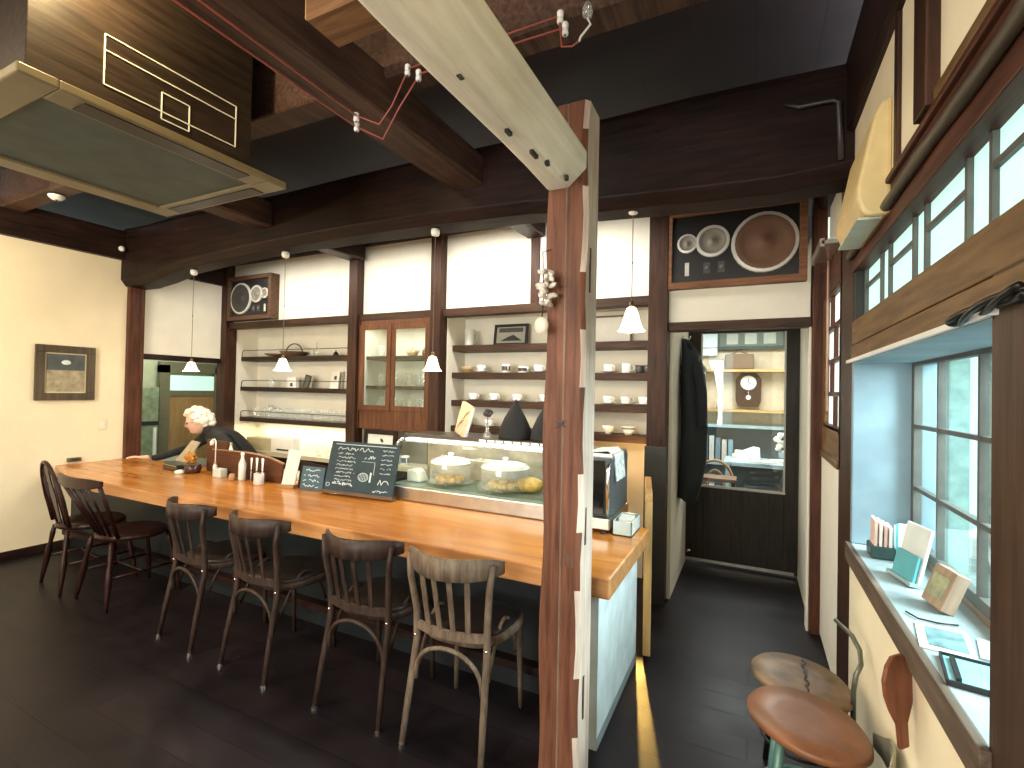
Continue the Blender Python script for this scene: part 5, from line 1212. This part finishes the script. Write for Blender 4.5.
# ================================================================ RIGHT WALL DETAILS
lk = thing('wall_shelf_bracket', 'small pale folding rail bracket above the narrow lattice window', 'bracket', (XR-.03, 3.05, 2.28))
MB().box(-.06, .03, -.12, .30, 0, .022).build('tray', STEEL, lk, bevel=.003); MB().box(-.02, .02, .0, .10, .022, .06).build('clip', PAPER, lk)
MB().box(-.065, -.045, -.12, .3, -.012, .03).build('edge_rail', STEEL, lk)
tag(MB().tube([(XR-.015, 3.30, 2.28), (XR-.015, 3.30, 1.42)], .006, 8).build('hanging_rod', plain('pinkish_rod', (.55, .34, .26), .4), smooth=True), 'thin pinkish rod hanging from the bracket by the lattice window', 'rod')
hk = thing('iron_latch', 'twisted dark iron latch on the post at the right window edge', 'latch', (XR-.015, 1.17, 1.665))
m = MB()
for k in range(3):
    m.tube([(-.012*math.cos(k*2.1+t*5), .17-.30*t, .008*math.sin(k*2.1+t*5)+.012*t) for t in [i/14 for i in range(15)]], .006, 7)
m.build('twisted_bars', IRON, hk, True); MB().ball((0, .175, 0), .016, (1, 1, .7)).build('hook_end', IRON, hk, True)

# things on the sill
SZ = .861
ph_ = thing('leaflet_holder', 'dark holder of striped leaflets in the far corner of the window sill', 'holder', (.475, 2.44, SZ))
MB().box(-.04, .04, -.05, .05, 0, .05).build('base', plain('dark_green_holder', (.02, .05, .05), .4), ph_, bevel=.006)
for i, c_ in enumerate(((.70, .50, .42), (.78, .70, .62), (.66, .42, .36), (.8, .75, .7))):
    MB().box(-.03+.016*i, -.02+.016*i, -.04, .035, .03, .155-.008*i, Matrix.Rotation(math.radians(5), 4, 'X')).build('leaflet', plain('leaflet_paper', c_, .7), ph_)
fy = thing('flyer_stack', 'turquoise and white flyers standing between leaflet holder and menu folder', 'papers', (.545, 2.36, SZ))
for i, c_ in enumerate(((.55, .75, .75), (.12, .55, .62), (.70, .80, .78))):
    MB().box(-.03, .04, .03*i, .03*i+.008, 0, .155-.01*i).build('flyer', plain('flyer_paper', c_, .6), fy)
mf = thing('menu_folder', 'tall white menu folder leaning towards the window glass', 'menu', (.50, 2.14, SZ)); mf.rotation_euler = (0, math.radians(12), math.radians(14))
MB().box(-.005, .005, -.05, .09, 0, .20).build('front_cover', plain('white_blue_cover', (.72, .78, .77), .5), mf, bevel=.002); MB().box(-.02, -.012, -.045, .08, 0, .10).build('blue_card', plain('teal_card', (.10, .40, .46), .5), mf); MB().box(-.03, .02, -.055, .095, 0, .012).build('foot', plain('glassy_foot', (.3, .42, .44), .2), mf)
bx = thing('boxed_frame', 'small wooden photo block leaning on the window sill', 'picture', (.515, 1.93, SZ)); bx.rotation_euler = (0, math.radians(20), math.radians(10))
MB().box(-.018, .018, -.055, .055, .004, .125).build('block', wood('pale_block', (.34, .24, .17), (.5, .38, .28), 2, .6), bx, bevel=.002)
MB().box(-.021, -.018, -.038, .038, .03, .10).build('photo', plain('greenish_photo', (.30, .34, .22), .4, var=.4, scale=25), bx)
def flat(name, loc, w_, d_, rz, mat, label, ins=None, cat='papers'):
    o = MB().box(-w_/2, w_/2, -d_/2, d_/2, 0, .004).build(name, mat); o.location = loc; o.rotation_euler = (0, 0, rz); tag(o, label, cat)
    if ins: MB().box(-w_*.32, w_*.40, -d_*.38, d_*.38, .004, .006).build('printed_image', ins, o)
    return o
flat('leaflet', (.465, 1.68, SZ), .11, .17, math.radians(-10), PAPER, 'white-edged leaflet with dark picture lying on the window sill', plain('dark_blue_photo', (.14, .25, .27), .35, var=.5, scale=20))
flat('leaflet', (.565, 1.66, SZ+.0), .07, .13, math.radians(-14), plain('pale_leaflet', (.60, .72, .72), .5), 'pale leaflet lying against the window rail')
tb_ = thing('small_tray', 'small turquoise black-rimmed tray near the post on the sill', 'tray', (.475, 1.49, SZ), math.radians(-10))
MB().box(-.06, .06, -.075, .075, 0, .006).build('tray_base', plain('turquoise_paper', (.28, .56, .60), .3), tb_)
m = MB(); m.box(-.063, .063, -.078, -.073, 0, .012); m.box(-.063, .063, .073, .078, 0, .012); m.box(-.063, -.058, -.073, .073, 0, .012); m.box(.058, .063, -.073, .073, 0, .012); m.build('rim', BLACK, tb_)
MB().box(-.045, -.035, -.06, .06, .006, .014).build('pen', BLACK, tb_)
tag(MB().tube([(.42, 1.84, SZ+.004), (.44, 1.80, SZ+.004), (.48, 1.79, SZ+.004), (.53, 1.80, SZ+.004)], .0025, 6).build('thin_cable', IRON, smooth=True), 'thin dark cable curling on the sill beside the leaflets', 'cable')

# ================================================================ STOOLS
def round_seat(name, loc, r, mat, label, legc, crack=False, sq=1.13):
    t = thing(name, label, 'stool', loc)
    def w_(a, i): return .015*math.sin(3*a)+.01*math.sin(5*a+1)
    s = MB().lathe([(0, .425), (r*.96, .425), (r, .432), (r, .446), (r*.97, .452), (r*.5, .450), (0, .449)], n=40, wob=w_).build('seat', mat, t, True)
    s.rotation_euler = (0, 0, math.radians(38)); s.scale = (.95, sq, 1)
    if crack:
        m = MB(); pts = [Vector((.02+.005*math.sin(i*2.1)+.003*math.sin(i*5), -r*.55+i*r*.1, .4535)) for i in range(15)]
        for a, b in zip(pts, pts[1:]): m.bar(a, b, .006, .003)
        m.build('crack', BLACK, t)
    for a in (45, 135, 225, 315):
        c, s_ = math.cos(math.radians(a)), math.sin(math.radians(a))
        MB().tube([(r*.62*c, r*.62*s_, .42), (r*.95*c, r*.95*s_, 0)], [.013, .011], 8).build('leg', legc, t, True)
    m = MB(); m.tube([(r*.8*math.cos(x), r*.8*math.sin(x), .2) for x in [2*PI*i/20 for i in range(21)]], .006, 6); m.build('foot_ring', legc, t, True)
    return t
SEAT1 = plain('cracked_wood_seat', (.17, .105, .055), .45, var=.6, scale=9); SEAT2 = plain('orange_brown_seat', (.20, .080, .035), .4, var=.25, scale=12)
TEAL = plain('teal_enamel', (.10, .22, .20), .35, .3)
s1 = round_seat('round_stool', (.18, 2.20, 0), .165, SEAT1, 'round cracked wooden seat with bent iron back rod, farther of the two', IRON, True)
MB().tube([(.155, -.10, .38), (.155, -.10, .50), (.16, -.11, .565), (.178, -.09, .60), (.182, -.04, .63), (.172, .04, .645), (.13, .13, .66)], .0085, 8).build('back_rod', plain('worn_iron', (.14, .15, .12), .35, .7), s1, True)
s1.scale = (1, 1, .93)
s2 = round_seat('low_backed_stool', (.172, 1.87, 0), .168, SEAT2, 'round orange-brown seat with metal band and wooden paddle back, nearer to the camera', TEAL)
m = MB(); rings = []
BAND = plain('bare_metal_band', (.34, .33, .25), .35, .75)
path = [(.05, -.185, .002), (.09, -.195, .008), (.14, -.205, .030), (.18, -.20, .075), (.20, -.15, .095), (.205, -.08, .085), (.20, -.02, .05), (.185, .03, .03)]
for x_, y_, h_ in path: rings.append([m.bm.verts.new((x_, y_, z)) for z in (.405, .42+h_)])
for r0, r1 in zip(rings, rings[1:]): m.bm.faces.new((r0[0], r1[0], r1[1], r0[1]))
m.build('metal_band', BAND, s2, True, solid=.006)
PAD = wood('paddle_wood', (.16, .05, .025), (.30, .11, .055), 2, .4)
prof = [(-.018, 0), (-.02, .06), (-.044, .10), (-.060, .14), (-.062, .18), (-.045, .215), (-.020, .235), (.020, .235), (.045, .215), (.062, .18), (.060, .14), (.044, .10), (.02, .06), (.018, 0)]
PM = Matrix.Translation((.205, -.235, .575)) @ Matrix.Rotation(math.radians(48), 4, 'Z') @ Matrix.Rotation(math.radians(-5), 4, 'X')
MB().prism(prof, .012, PM).build('back_paddle', PAD, s2, bevel=.004)

# ================================================================ OUTSIDE the window
sbox('ground_outside', plain('pale_paving', (.75, .80, .80), .8, var=.15), .8, 9, -3, 9, -.3, -.1)
hs = thing('neighbouring_house', 'pale house wall with lattice seen through the right window', 'house', (3.4, 5.6, -.1))
HP = plain('pale_green_render', (.66, .80, .77), .8, var=.15)
MB().box(-.3, 3.5, .6, 2.0, 0, 4).build('wall', HP, hs); MB().box(-.3, -.15, -2.2, .6, 0, 2.6).build('side_wall', plain('pale_render', (.80, .86, .84), .8), hs)
for i in range(4): MB().box(-.34, -.3, -2.0+i*.62, -1.92+i*.62, 0, 2.6).build('post', plain('grey_green_post', (.34, .48, .45), .7), hs)
for z in (.8, 1.5, 2.2): MB().box(-.34, -.3, -2.0, -.06, z, z+.05).build('rail', plain('grey_green_rail', (.34, .48, .45), .7), hs)
PV = plain('pale_veranda_timber', (.30, .46, .40), .7, var=.25)
for i, (y0, y1, lb) in enumerate(((5.23, 5.56, 'pale green veranda post seen through the leftmost window panes'), (4.63, 4.86, 'thin pale green veranda post seen through the middle window panes'), (3.6, 4.08, 'broad pale green veranda board seen through the nearest window panes'))):
    vp = thing('veranda_post', lb, 'post', (1.3, (y0+y1)/2, -.1)); h = (y1-y0)/2
    MB().box(0, .12, -h, h, 0, 2.9).build('shaft', PV, vp, bevel=.01); MB().box(-.03, .15, -h-.03, h+.03, 0, .12).build('base_stone', plain('pale_stone', (.6, .66, .64), .8), vp)
bu = thing('garden_shrub', 'pale blurred shrub outside the right window', 'shrub', (2.2, 4.2, -.1))
m = MB(); rnd = random.Random(33)
for k in range(90): m.ball((rnd.gauss(0, .25), rnd.gauss(0, .25), .9+rnd.gauss(0, .35)), rnd.uniform(.05, .11), (1, 1, .7), 7, 5)
m.build('foliage', plain('pale_leaves', (.42, .58, .48), .7, var=.4, scale=20), bu, True); MB().tube([(0, 0, 0), (0, 0, .9)], .03, 8).build('trunk', DARKZ, bu)
